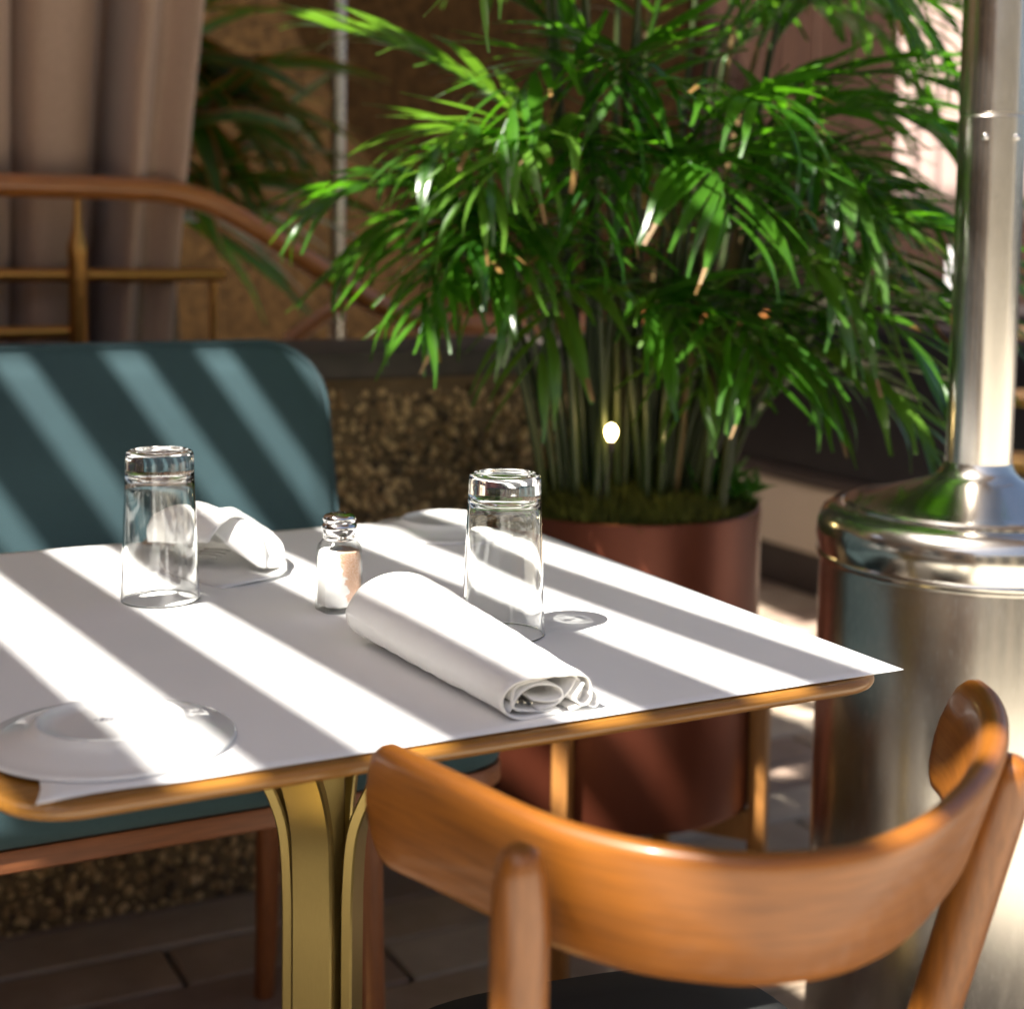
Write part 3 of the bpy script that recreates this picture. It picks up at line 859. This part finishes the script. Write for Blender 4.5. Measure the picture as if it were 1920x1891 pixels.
# reclined back: profile in (x, height) extruded along its normal
RC = math.radians(15)
def back_pt(x, h, d):   # h along slope, d thickness direction (towards the front)
    y = 2.185 + h * math.sin(RC) - d * math.cos(RC)
    z = 0.47 + h * math.cos(RC) + d * -math.sin(RC) * -1 * 0.0 + d * math.sin(RC)
    return (x, y, z)
def back_outline(ins):
    h1 = 0.478; r = 0.100; out = []
    x0, x1 = BX0 + ins, 0.866 - ins
    out += [(x0, 0.0 + ins), (x1, 0.0 + ins)]
    for i in range(9):
        a = math.radians(90 * i / 8)
        out.append((x1 - r + r * math.cos(a), h1 - ins - r + r * math.sin(a)))
    for i in range(9):
        a = math.radians(90 + 90 * i / 8)
        out.append((x0 + r + r * math.cos(a), h1 - ins - r + r * math.sin(a)))
    return out
rr = []
for ins, d in ((0.006, 0.0), (0.0, 0.008), (0.0, 0.030), (0.004, 0.044), (0.012, 0.054), (0.026, 0.060), (0.06, 0.063)):
    rr.append([back_pt(x, h, d) for x, h in back_outline(ins)])
W(mk("backrest", loft(rr), MT['teal'], bench, angle=60))
W(mk("seam", tube([back_pt(BX0 + .03, 0.135, 0.0632), back_pt(-0.4, 0.135, 0.0640), back_pt(0.83, 0.135, 0.0632)], 0.0022, 8), MT['teal'], bench))
W(mk("piping", tube([back_pt(x, h, 0.0545) for x, h in back_outline(0.0115)], 0.0032, 8), MT['teal'], bench))
rr = []
for ins, d in ((0.001, -0.020), (-0.003, -0.017), (-0.003, -0.004), (0.0, -0.001)):
    rr.append([back_pt(x, h, d) for x, h in back_outline(ins)])
W(mk("back_frame", loft(rr), MT['benchwood'], bench, angle=50))
for x, y, f in ((0.722, 1.735, -0.02), (0.695, 2.035, 0.035), (-1.45, 1.775, -0.02), (-1.45, 2.035, 0.035), (-0.40, 1.775, -0.02), (-0.40, 2.035, 0.035)):
    pts = [(x, y, 0.426), (x + 0.002, y + f * .2, 0.25), (x + 0.004, y + f * .55, 0.10), (x + 0.006, y + f, 0.0)]
    W(mk("leg", tube(pts, [0.0175, 0.0172, 0.0160, 0.0145], 20), MT['benchleg'], bench))

# ================================================================== planter with the tall palm
PCX, PCY = 1.285, 2.055
pot = empty("copper_planter", (PCX, PCY, 0), "round copper planter in a four legged wooden stand by the wall", "planter")
R = 0.217
pr = [(0.02, 0.225), (R - 0.012, 0.225), (R - 0.003, 0.229), (R, 0.238), (R, 0.45), (R, 0.684), (R - 0.001, 0.689), (R - 0.004, 0.691), (R - 0.007, 0.689), (R - 0.008, 0.684), (R - 0.008, 0.655), (0.02, 0.655)]
mk("pot", lathe(pr, 72), MT['copper'], pot, angle=40)
for q in range(4):
    a = math.radians(18 + 90 * q) - math.pi / 2 - YAW + math.radians(-42)
    c, s = math.cos(a), math.sin(a)
    o = mk("leg", box(-0.014, 0.014, -0.013, 0.013, 0.0, 0.47, 0.003, 2), MT['potwood'], pot)
    o.location = ((R + 0.0155) * c, (R + 0.0155) * s, 0); o.rotation_euler = (0, 0, a)
for q in range(2):
    a = math.radians(18 + 90 * q) - math.pi / 2 - YAW + math.radians(-42)
    o = mk("crossbar", box(-R - 0.003, R + 0.003, -0.013, 0.013, 0.178 - q * .0005, 0.2235 - q * .001, 0.003, 1), MT['potwood'], pot)
    o.rotation_euler = (0, 0, a)
# moss and soil
def soil_fn():
    prof = [(R - 0.0085, 0.645), (R - 0.02, 0.655), (0.16, 0.668), (0.10, 0.676), (0.05, 0.68), (0.002, 0.682)]
    V, F = lathe(prof, 48, (PCX, PCY, 0))
    V = [(x + random.gauss(0, .001), y + random.gauss(0, .001), z + random.gauss(0, .004) * (math.hypot(x - PCX, y - PCY) < R - .012)) for x, y, z in V]
    return V, F
so_ = mk("potting_soil", soil_fn(), MT['soil'])
tag(so_, "dark potting soil filling the copper planter", "soil", kind="stuff")
MV, MF = [], []
for i in range(9000):
    a = random.uniform(0, 2 * math.pi); r = (R - 0.012) * math.sqrt(random.random())
    x, y = PCX + r * math.cos(a), PCY + r * math.sin(a)
    z = 0.680 + 0.012 * math.sin(x * 30) * math.sin(y * 34) + 0.034 * (1 - (r / R) ** 2)
    h = random.uniform(0.010, 0.026); w = random.uniform(0.0015, 0.004)
    d = random.uniform(0, 6.28); lx, ly = random.gauss(0, .011), random.gauss(0, .011)
    b = len(MV)
    MV += [(x - w * math.cos(d), y - w * math.sin(d), z - .012), (x + w * math.cos(d), y + w * math.sin(d), z - .012), (x + lx, y + ly, z + h)]
    MF.append((b, b + 1, b + 2))
ms = mk("moss", (MV, MF), MT['moss'], smooth=False, fix=False)
tag(ms, "olive green moss covering the top of the copper planter", "moss", kind="stuff")

# small bright fern at the right rim of the pot
rv = Vector((cyw, -syw, 0)); fv_ = Vector((syw, cyw, 0)); zv = Vector((0, 0, 1))
PC = Vector((PCX, PCY, 0.69))
def LP(r, u, f): return PC + rv * r + zv * u + fv_ * f
fern = empty("small_fern", LP(0.140, 0.0, -0.03), "small bright green leafy plant at the right rim of the planter", "plant")
FV, FF = [], []
for i in range(170):
    a = random.uniform(0, 2 * math.pi); el = random.uniform(0.2, 1.3)
    L = random.uniform(0.03, 0.080)
    p = Vector((random.gauss(0, .026), random.gauss(0, .026), random.uniform(0, .03)))
    d = Vector((math.cos(a) * math.cos(el), math.sin(a) * math.cos(el), math.sin(el)))
    s = d.cross(Vector((0, 0, 1))).normalized() * random.uniform(0.004, 0.008)
    b = len(FV)
    FV += [tuple(p), tuple(p + d * L * .5 + s), tuple(p + d * L - Vector((0, 0, L * .15))), tuple(p + d * L * .5 - s)]
    FF.append((b, b + 1, b + 2, b + 3))
mk("foliage", (FV, FF), MT['fern'], fern, False, fix=False)

# ---- leaflet meshes (along +y, drooping to -z)
def leaflet_vf(L, W_, droop, curl=0.0):
    rows = 7
    V, F = [], []
    ang = 0.0; y = 0.0; z = 0.0
    for j in range(rows):
        t = j / (rows - 1)
        w = W_ * (0.35 + 1.6 * t * (1 - t) * 1.6) * (1 - t ** 4) * 0.62 + 0.0004
        V += [(-w, y + 0, z + 0.25 * w), (curl * t * t, y, z), (w, y, z + 0.25 * w)]
        st = L / (rows - 1)
        ang = -droop * (t + 0.5 / (rows - 1)) ** 1.3
        y += st * math.cos(ang); z += st * math.sin(ang)
    for j in range(rows - 1):
        b = j * 3
        F += [(b, b + 1, b + 4, b + 3), (b + 1, b + 2, b + 5, b + 4)]
    return V, F
LV = [leaflet_vf(1.0, 0.078 + 0.011 * (i % 3), 0.14 + 0.19 * i, 0.03 * (-1) ** i) for i in range(8)]
def leaf_meshes(matname):
    out = []
    for i, vf in enumerate(LV):
        me = bpy.data.meshes.new("leaflet"); me.from_pydata(vf[0], [], vf[1]); finish(me, [MT[matname], MT['leafdry']], True, 85)
        if i == 3: me.polygons.foreach_set('material_index', [0] * (len(vf[1]) - 2) + [1] * 2)
        out.append(me)
    return out
LM = {k: leaf_meshes(k) for k in ('leaf', 'leaf2', 'leafdry')}
LVn = [np.array(v) for v, f in LV]

palm = empty("areca_palm", PC - Vector((0, 0, 0.02)), "tall bushy green palm with arching feathery fronds in copper planter", "palm")
palm_loc = palm.location.copy()
def bez(a, b, c, t): return a * (1 - t) ** 2 + b * 2 * t * (1 - t) + c * t * t
single_left = [296]
def frond(crown, ctrl, tip, n=34, ll=0.17, parts=False, mat='leaf', amin=0.35, droopk=1.0, wmul=1.0, seed=0, start=0.0, roll=0.0):
    r_ = random.Random(seed)
    crown, ctrl, tip = Vector(crown), Vector(ctrl), Vector(tip)
    pts = [bez(crown, ctrl, tip, i / 14) for i in range(15)]
    rad = [0.0048 * (1 - 0.8 * i / 14) for i in range(15)]
    pieces = [tube([p - palm_loc for p in pts], rad, 6)]
    mi = [0] * len(pieces[0][1])
    loose = []
    n = int(n * 0.80)
    for i in range(n):
        t = start + (1 - start) * (i // 2 + 0.7) / (n / 2 + 0.4)
        t = min(t, 0.995)
        side = 1 if i % 2 else -1
        p = bez(crown, ctrl, tip, t)
        tg = (bez(crown, ctrl, tip, min(t + .01, 1.0)) - bez(crown, ctrl, tip, t - .01)).normalized()
        ref = Vector((0, 0, 1)) if abs(tg.z) < 0.93 else -fv_
        s = tg.cross(ref).normalized()
        if roll: s = Quaternion(tg, roll) @ s
        a = math.radians(60) * (1 - t) + math.radians(24) * t + r_.gauss(0, .05)
        nn = s.cross(tg)
        d = (tg * math.cos(a) + s * side * math.sin(a) + nn * r_.gauss(0.12, 0.06)).normalized()
        L = 1.16 * ll * (0.60 + 1.5 * t * (1 - t) + 0.12 * (1 - t)) * r_.uniform(.88, 1.12)
        upv = Vector((0, 0, 1)) - d * d.z
        if upv.length < 0.15: upv = -fv_ - d * d.dot(-fv_)
        upv.normalize()
        upv = Quaternion(d, r_.gauss(0, .22)) @ upv
        xv = d.cross(upv)
        kv = min(7, max(0, int(r_.uniform(0.4, 5.2) * droopk)))
        Mx = Matrix((xv * L * wmul, d * L, upv * L)).transposed().to_4x4()
        Mx.translation = p - palm_loc
        loose.append((kv, Mx))
    if not parts:
        for kv, Mx in loose:
            A3 = np.array(Mx.to_3x3()); T3 = np.array(Mx.translation)
            pieces.append(([tuple(q) for q in LVn[kv] @ A3.T + T3], LV[kv][1]))
            nf = len(LV[kv][1]); dry = kv % 3 == 0 and r_.random() < .28
            mi += [0] * (nf - 2) + [1 if dry else 0] * 2
    o = mk("frond", join(*pieces), [MT[mat], MT['leafdry']], palm, True, 85, fix=False)
    o.data.polygons.foreach_set('material_index', mi)
    if parts:
        for kv, Mx in loose:
            c = link("leaflet", LM[mat][kv], o); c.matrix_local = Mx
            single_left[0] -= 1
    return o
def stem(a, b, c, r0=0.009, r1=0.0055, mat='stem'):
    a, b, c = Vector(a), Vector(b), Vector(c)
    pts = [bez(a, b, c, i / 12) - palm_loc for i in range(13)]
    rad = [r0 + (r1 - r0) * i / 12 for i in range(13)]
    for i in (4, 7, 9):                        # swollen leaf scars
        rad[i] *= 1.12
    return mk("stem", tube(pts, rad, 8), MT[mat], palm, True, 60)
def cane(base_rf, crown, seed, mat='stem'):
    r_ = random.Random(seed)
    b = LP(base_rf[0], -0.03, base_rf[1])
    c = Vector(crown)
    mid = b.lerp(c, 0.5) + Vector((0, 0, 0.10)) - (c - b).cross(Vector((0, 0, 1))) * 0.03 * r_.uniform(-1, 1)
    stem(b, mid, c, r_.uniform(.0048, .0082), .0042, mat)
# hand placed fronds: (base r,f) crown(r,u,f) control(r,u,f) tip(r,u,f) n  length  parts mat
HF = [
    ((-.07, -.02), (-.10, .52, -.08), (-.24, .68, -.10), (-.46, .715, -.12), 40, .155, True, 'leaf2', 1.0),
    ((-.10, .02), (-.20, .36, -.10), (-.30, .56, -.14), (-.47, .44, -.20), 36, .165, True, 'leaf', 1.3),
    ((-.04, -.05), (-.12, .50, -.10), (-.19, .62, -.22), (-.23, .46, -.36), 30, .18, True, 'leaf2', 1.35),
    ((-.01, -.08), (-.03, .30, -.12), (-.06, .45, -.22), (-.07, .385, -.33), 26, .125, True, 'leaf', 1.2),
    ((.08, -.04), (.16, .42, -.08), (.32, .56, -.10), (.50, .40, -.12), 38, .165, True, 'leaf', 1.35),
    ((.12, -.02), (.19, .22, -.06), (.27, .38, -.08), (.50, .30, -.10), 32, .19, True, 'leaf', 1.5),
    ((.03, -.10), (.02, .20, -.14), (.06, .31, -.20), (.15, .235, -.26), 22, .095, True, 'leaf2', 1.0),
    ((.06, .02), (.14, .58, -.02), (.28, .72, -.03), (.53, .64, -.05), 40, .17, True, 'leaf', 1.2),
    ((.02, -.06), (.05, .48, -.12), (.10, .66, -.26), (.14, .58, -.42), 32, .16, True, 'leaf', 1.25),
    ((-.03, .03), (-.06, .66, .0), (-.16, .86, .0), (-.28, .86, -.02), 34, .17, False, 'leaf', 1.0),
    ((.04, .05), (.12, .70, .02), (.26, .84, .0), (.46, .78, -.02), 38, .175, False, 'leaf', 1.2),
    ((.00, .00), (.02, .70, -.04), (.06, .92, -.08), (.16, .98, -.14), 36, .18, False, 'leaf', 1.0),
    ((-.02, .06), (-.02, .78, .05), (-.08, 1.02, .06), (-.20, 1.06, .06), 36, .18, False, 'leaf', 1.0),
    ((.07, .03), (.18, .62, .04), (.34, .70, .04), (.56, .52, .02), 36, .18, False, 'leaf', 1.3),
    ((.10, .04), (.24, .36, .04), (.38, .46, .02), (.54, .24, -.02), 34, .19, False, 'leaf', 1.4),
    ((.13, -.03), (.23, .26, -.05), (.30, .36, -.06), (.53, .30, -.08), 26, .20, False, 'leaf', 1.5),
    ((-.05, .04), (-.15, .44, .02), (-.28, .52, .0), (-.44, .36, -.02), 34, .17, False, 'leaf', 1.4),
    ((.13, .02), (.20, .12, .0), (.26, .26, -.02), (.40, .16, -.04), 22, .16, False, 'leaf', 1.4),
]
FR = random.Random(31)
for i in range(24):
    x = -0.23 + 0.46 * (i + .5) / 24 + FR.gauss(0, .02)
    h = FR.uniform(.16, .46) + max(0, -x - .05) * .8; f0 = FR.uniform(-.20, -.06)
    dr = x * FR.uniform(.5, 1.3) + FR.gauss(0, .10)
    dr = max(dr, -.30 - x) if x < 0 else dr
    HF.append(((x * .55, -.07), (x, h, f0), (x + dr * .5, h + FR.uniform(.10, .17), f0 - .10), (x + dr, h + FR.uniform(-.12, .04), f0 - FR.uniform(.12, .24)), FR.randint(22, 30), FR.uniform(.12, .175), False, FR.choice(('leaf', 'leaf2')), FR.uniform(.9, 1.5)))
for i, (b, c, k, t, n, ll, pt, mt, dk) in enumerate(HF):
    cane(b, LP(*c), 100 + i)
    frond(LP(*c), LP(*k), LP(*t), n, ll, pt and single_left[0] >= n, mt, droopk=dk, seed=200 + i)
# the rest of the clump
for i in range(42):
    r_ = random.Random(900 + i)
    az = r_.uniform(0, 2 * math.pi); rr_ = 0.13 * math.sqrt(r_.random())
    b = (rr_ * math.cos(az), rr_ * math.sin(az))
    ang = az + r_.gauss(0, .5)
    h = r_.uniform(0.34, 0.86) if i < 34 else r_.uniform(0.22, 0.62)
    out = r_.uniform(0.05, 0.17)
    cr = (b[0] + out * math.cos(ang), h, b[1] + out * math.sin(ang) * .8)
    reach = r_.uniform(0.22, 0.44)
    tip = (cr[0] + reach * math.cos(ang), h + r_.uniform(-.12, .16), cr[2] + reach * math.sin(ang) * .8)
    if tip[0] < -0.24 and tip[1] < 0.80: continue
    ct = (cr[0] + reach * .42 * math.cos(ang), h + r_.uniform(.14, .26), cr[2] + reach * .42 * math.sin(ang) * .8)
    cane(b, LP(*cr), 300 + i, 'stemdry' if i % 6 == 0 else 'stem')
    frond(LP(*cr), LP(*ct), LP(*tip), r_.randint(26, 38), r_.uniform(.13, .18), False, 'leafdry' if i in (9, 23) else ('leaf2' if i % 4 == 0 else 'leaf'), droopk=r_.uniform(.8, 1.4), seed=400 + i)
# bare canes between the fronds
for i in range(5):
    r_ = random.Random(50 + i)
    x0, f0 = r_.uniform(-.14, .14), r_.uniform(-.13, .10)
    stem(LP(x0, -.03, f0), LP(x0 * 1.2 + r_.gauss(0, .02), .15, f0), LP(x0 * 1.7 + r_.gauss(0, .04), r_.uniform(.26, .48), f0 * 1.2), r_.uniform(.007, .0115), .005, 'stemdry' if i % 3 == 0 else 'stem')

# glowing little bulb among the stems
bo = mk("string_light_bulb", lathe([(0.0045, 0.0), (0.0055, 0.004), (0.0095, 0.012), (0.0105, 0.019), (0.0085, 0.026), (0.004, 0.030), (0.0005, 0.0312)], 20), MT['bulb'])
bo.scale = (0.85, 0.85, 0.85)
bo.location = LP(-0.031, 0.115, -0.17)
tag(bo, "small glowing warm bulb hanging among the palm stems", "light bulb")

hold = mk("socket", lathe([(0.0052, -0.016), (0.0060, -0.014), (0.0060, 0.002), (0.0048, 0.004)], 16), MT['plinth'], bo)
wire = mk("wire", tube([(0, 0, -0.015), (0.003, 0.004, -0.05), (-0.004, 0.02, -0.09), (0.0, 0.05, -0.13)], 0.0013, 6), MT['plinth'], bo)
# ================================================================== patio heater
HX, HY = 1.457, 1.468
HZ = 0.034
ht = empty("patio_heater", (HX, HY, 0), "stainless steel patio heater with round base and tall pole at right", "heater")
mk("base_housing", lathe([(0.1850, 0.03), (0.1970, 0.032), (0.1980, 0.05), (0.1980, 0.652 + HZ), (0.1966, 0.656 + HZ), (0.1966, 0.660 + HZ)], 128), MT['steel'], ht, angle=35)
mk("lid_band", lathe([(0.1896, 0.660), (0.2003, 0.661), (0.2021, 0.664), (0.2021, 0.668), (0.2003, 0.671), (0.2007, 0.674), (0.2026, 0.69), (0.2012, 0.708), (0.1952, 0.722), (0.1850, 0.729), (0.1730, 0.730), (0.1693, 0.726)], 128, (0, 0, HZ)), MT['steel2'], ht, angle=35)
mk("dome", lathe([(0.1702, 0.722), (0.1684, 0.733), (0.1650, 0.7365), (0.1560, 0.7375), (0.1400, 0.7415), (0.1150, 0.7490), (0.0880, 0.7575), (0.0660, 0.7650), (0.0530, 0.7710), (0.0460, 0.7790), (0.0425, 0.790)], 128, (0, 0, HZ)), MT['steel2'], ht, angle=30)
mk("pole", lathe([(0.0415, 0.785 + HZ), (0.0415, 1.262), (0.0405, 1.2635), (0.0405, 1.2655), (0.0418, 1.267), (0.0418, 2.25)], 64), MT['steel'], ht, angle=30)
for aa in (-0.55, 0.42, 2.4):
    a = -math.pi / 2 - YAW + 0.06 + aa
    o = mk("screw", lathe([(0.0045, 0.0), (0.0045, 0.002), (0.003, 0.004), (0.001, 0.0045)], 14), MT['chrome'], ht)
    n = Vector((math.cos(a), math.sin(a), 0))
    o.location = n * 0.0414 + Vector((0, 0, 1.236)); o.rotation_euler = n.to_track_quat('Z', 'Y').to_euler()
mk("wheel_base", lathe([(0.05, 0.0), (0.19, 0.0), (0.205, 0.006), (0.205, 0.028), (0.19, 0.0295)], 64), MT['plinth'], ht)

# ================================================================== railing
rl_ = empty("stair_railing", (0.65, 2.97, 0), "curved wooden handrail on bronze posts behind the bench", "railing")
hr = catmull([(-1.6, 2.955, 1.180), (0.0, 2.955, 1.181), (0.50, 2.955, 1.180), (0.72, 2.955, 1.179), (0.82, 2.955, 1.173), (0.905, 2.955, 1.148), (1.01, 2.955, 1.090), (1.12, 2.955, 1.024), (1.22, 2.955, 0.966), (1.31, 2.955, 0.928), (1.42, 2.955, 0.912), (1.60, 2.955, 0.908), (2.3, 2.955, 0.906)], 6)
W(mk("handrail", tube(hr, 0.0222, 18), MT['railwood'], rl_))
for x in (0.637, -0.55):
    prof = [(0.0175, 0.0), (0.0175, 1.045), (0.019, 1.052), (0.0195, 1.064), (0.0165, 1.078), (0.010, 1.098), (0.0065, 1.125), (0.0055, 1.165)]
    o = mk("post", lathe(prof, 24), MT['railbrass'], rl_); o.location = Vector((x, 2.972, 0)) - rl_.location
for z in (1.014, 0.906):
    W(mk("rail", tube([(-1.6, 2.985, z), (0.2, 2.985, z), (0.925 if z > 1 else 0.62, 2.985, z)], 0.0135, 14), MT['railbrass'], rl_))
o = mk("post", lathe([(0.0085, 0.0), (0.0085, 1.0)], 16), MT['railbrass'], rl_); o.location = Vector((0.905, 2.987, 0)) - rl_.location
o = mk("post", lathe([(0.0085, 0.0), (0.0085, 0.945)], 16), MT['railbrass'], rl_); o.location = Vector((1.265, 2.957, 0)) - rl_.location
W(mk("lower_handrail", tube([(1.10, 3.10, 0.87), (1.18, 3.10, 0.925), (1.25, 3.10, 0.965)], 0.0165, 14), MT['railwood'], rl_))

# ================================================================== left curtain
cu_pts = [(-0.95, 3.14), (-0.85, 3.08), (-0.72, 3.15), (-0.62, 3.07), (-0.50, 3.15), (-0.38, 3.08), (-0.26, 3.15), (-0.14, 3.07), (-0.02, 3.15), (0.10, 3.08), (0.22, 3.15), (0.33, 3.08), (0.45, 3.07), (0.53, 3.09), (0.548, 3.16), (0.56, 3.16), (0.585, 3.09), (0.63, 3.075), (0.685, 3.085), (0.715, 3.12), (0.745, 3.24), (0.768, 3.26), (0.770, 3.10), (0.774, 3.00), (0.795, 2.985), (0.812, 3.02), (0.835, 3.03), (0.862, 2.995), (0.882, 2.985), (0.893, 3.03)]
cprof = catmull([(x, y, 0) for x, y in cu_pts], 7)
def cur_fn():
    V = []; nz = 40
    for j in range(nz):
        z = 0.02 + (2.95 - 0.02) * j / (nz - 1)
        for k, (x, y, _) in enumerate(cprof):
            w = max(0.0, min(1.0, (x - 0.45) / 0.40))
            zz = min(max(z, 0.5), 1.9)
            xs = x - w * 0.093 * (1.52 - zz)
            V.append((xs + 0.004 * math.sin(z * 3 + x * 9), y + 0.006 * math.sin(z * 2.2 + x * 14), z))
    n = len(cprof)
    F = [(j * n + i, j * n + i + 1, (j + 1) * n + i + 1, (j + 1) * n + i) for j in range(nz - 1) for i in range(n - 1)]
    return V, F
cu = mk("curtain", cur_fn(), MT['curtain'], angle=80, fix=False)
solidify(cu, 0.004, 0)
tag(cu, "long mauve curtain with deep folds at left behind the handrail", "curtain", "curtains around the terrace")

# right pale curtain
def cur2():
    V = []; nz = 14; n = 60
    a, b = Vector((3.74, 4.22, 0)), Vector((4.30, 4.06, 0))
    nn = Vector((0.28, 0.96, 0))
    for j in range(nz):
        z = 1.175 + (2.9 - 1.175) * j / (nz - 1)
        for i in range(n):
            t = i / (n - 1)
            p = a.lerp(b, t) + nn * (0.005 * math.sin(t * 46 + 0.4 * math.sin(t * 11)) + 0.003 * math.sin(t * 90))
            V.append((p.x, p.y, z))
    F = [(j * n + i, j * n + i + 1, (j + 1) * n + i + 1, (j + 1) * n + i) for j in range(nz - 1) for i in range(n - 1)]
    return V, F
c2 = mk("curtain", cur2(), MT['curtain2'], angle=80, fix=False); solidify(c2, 0.004, 0)
tag(c2, "pale pink curtain hanging at right behind the heater pole", "curtain", "curtains around the terrace")

# steel pole in front of the rear wall
pl = mk("metal_pole", lathe([(0.03, 0.0), (0.03, 0.006), (0.019, 0.008), (0.019, 3.0)], 28, (0, 0, 0)), MT['greypole'])
pl.location = (1.405, 3.60, 0)
tag(pl, "thin steel pole standing before the brown rear wall", "pole")

# ================================================================== strap leaved plant behind the curtain
yc = empty("strap_leaf_plant", (1.00, 3.75, 0), "dark green plant with long strap leaves behind the mauve curtain", "plant")
mk("trunk", tube([(0, 0, 0), (0.02, 0.01, 0.6), (-0.01, 0.0, 1.2), (0.0, 0.0, 1.52)], [0.05, 0.045, 0.04, 0.035], 14), MT['stemdry'], yc)
def strap(origin, az, el, L, w, droop, mat, twist=0.0):
    rows = 10; V = []; p = Vector(origin); e = el
    h = Vector((math.cos(az), math.sin(az), 0)); sdv = Vector((-math.sin(az), math.cos(az), 0))
    for j in range(rows):
        t = j / (rows - 1)
        ww = w * (0.55 + 0.9 * t * (1 - t) * 2) * (1 - t ** 5) + 0.0008
        d = h * math.cos(e) + Vector((0, 0, 1)) * math.sin(e)
        nn = h * -math.sin(e) + Vector((0, 0, 1)) * math.cos(e)
        s2 = sdv * math.cos(twist) + nn * math.sin(twist)
        V += [tuple(p - s2 * ww + nn * ww * .3), tuple(p - s2 * ww * .75 + nn * ww * .2), tuple(p), tuple(p + s2 * ww * .75 + nn * ww * .2), tuple(p + s2 * ww + nn * ww * .3)]
        p = p + d * (L / (rows - 1)); e -= droop / (rows - 1)
    F, Mi = [], []
    for j in range(rows - 1):
        for k in range(4):
            b = j * 5 + k
            F.append((b, b + 1, b + 6, b + 5)); Mi.append(1 if k in (0, 3) else 0)
    o = mk("leaf", (V, F), [MT['strap'], MT['strapedge']], yc, True, 85, fix=False)
    o.data.polygons.foreach_set("material_index", Mi)
    return o
azr = math.atan2(-syw, cyw)
for i in range(66):
    r_ = random.Random(70 + i)
    az = azr + r_.uniform(-1.0, 0.9) if i < 54 else r_.uniform(0, 6.28)
    el = r_.uniform(-0.75, 1.0)
    strap((0, 0, r_.uniform(1.10, 1.62)), az, el, r_.uniform(0.42, 0.66), r_.uniform(.018, .030), r_.uniform(.2, 1.0), 'strap', r_.uniform(-.9, .9))

# ================================================================== dark banquette at right
bq = empty("leather_banquette", (3.2, 3.6, 0), "black leather banquette on cream base beyond the planter at right", "bench")
def bq_back():
    rings = []
    for y in (2.35, 2.36, 2.39, 2.6, 3.0, 3.5, 4.0, 4.36, 4.40, 4.41):
        k = 0.93 if y in (2.35, 4.41) else (0.975 if y in (2.36, 4.40) else 1.0)
        sec = [(0.0, 0.392), (0.0, 0.60), (0.012, 0.75), (0.04, 0.825), (0.085, 0.855), (0.14, 0.86), (0.20, 0.84), (0.235, 0.79), (0.25, 0.70), (0.25, 0.392)]
        rings.append([(3.0 + 0.125 + (a - 0.125) * k, y, 0.392 + (z - 0.392) * (0.96 + 0.04 * k if k < 1 else 1)) for a, z in sec])
    return loft(rings)
W(mk("backrest", bq_back(), MT['leather'], bq, angle=50))
W(mk("seat", box(3.252, 3.75, 2.36, 4.40, 0.392, 0.47, 0.03, 3), MT['leather'], bq))
W(mk("trim", box(2.985, 3.76, 2.345, 4.415, 0.345, 0.391, 0.008, 2), MT['plinth'], bq))
W(mk("base", box(3.0, 3.74, 2.36, 4.40, 0.135, 0.344, 0.004, 1), MT['cream'], bq, False))
W(mk("plinth", box(3.02, 3.70, 2.40, 4.36, 0.0, 0.134, 0.004, 1), MT['plinth'], bq, False))
# dark shelf with white candles behind
sf = mk("dark_cabinet", box(3.86, 4.5, 3.2, 4.6, 0.0, 0.86, 0.01, 1), MT['plinth'])
tag(sf, "dark low cabinet behind the black banquette at right", "cabinet")
for (x, y, h, r, lb) in ((3.955, 4.15, 0.21, 0.019, "slim white pillar candle on the dark cabinet, left of the pair"), (3.955, 3.905, 0.19, 0.034, "thick white pillar candle on the dark cabinet beside the heater pole")):
    cdl = empty("pillar_candle", (x, y, 0.861), lb, "candle", "white candles on the dark cabinet")
    mk("wax", lathe([(r * .96, 0.0), (r, 0.004), (r, h - .006), (r * .94, h), (r * .5, h - .006), (0.003, h - .007)], 28), MT['whitepost'], cdl)
    mk("wick", lathe([(0.0012, h - .007), (0.0012, h + .008)], 8), MT['plinth'], cdl)
# brass shelf rack seen right of the pole
gr = empty("brass_rack", (2.62, 2.35, 0), "brass shelf rack at the right edge behind the heater pole", "rack")
for z in (0.62, 0.76, 0.90, 1.04, 1.18):
    W(mk("shelf", box(2.45, 2.85, 2.28, 2.50, z, z + 0.016, 0.002, 1), MT['gold'], gr))
for x in (2.46, 2.84):
    for y in (2.29, 2.49):
        W(mk("upright", box(x - 0.009, x + 0.009, y - 0.009, y + 0.009, 0, 1.25, 0.002, 1), MT['gold'], gr))
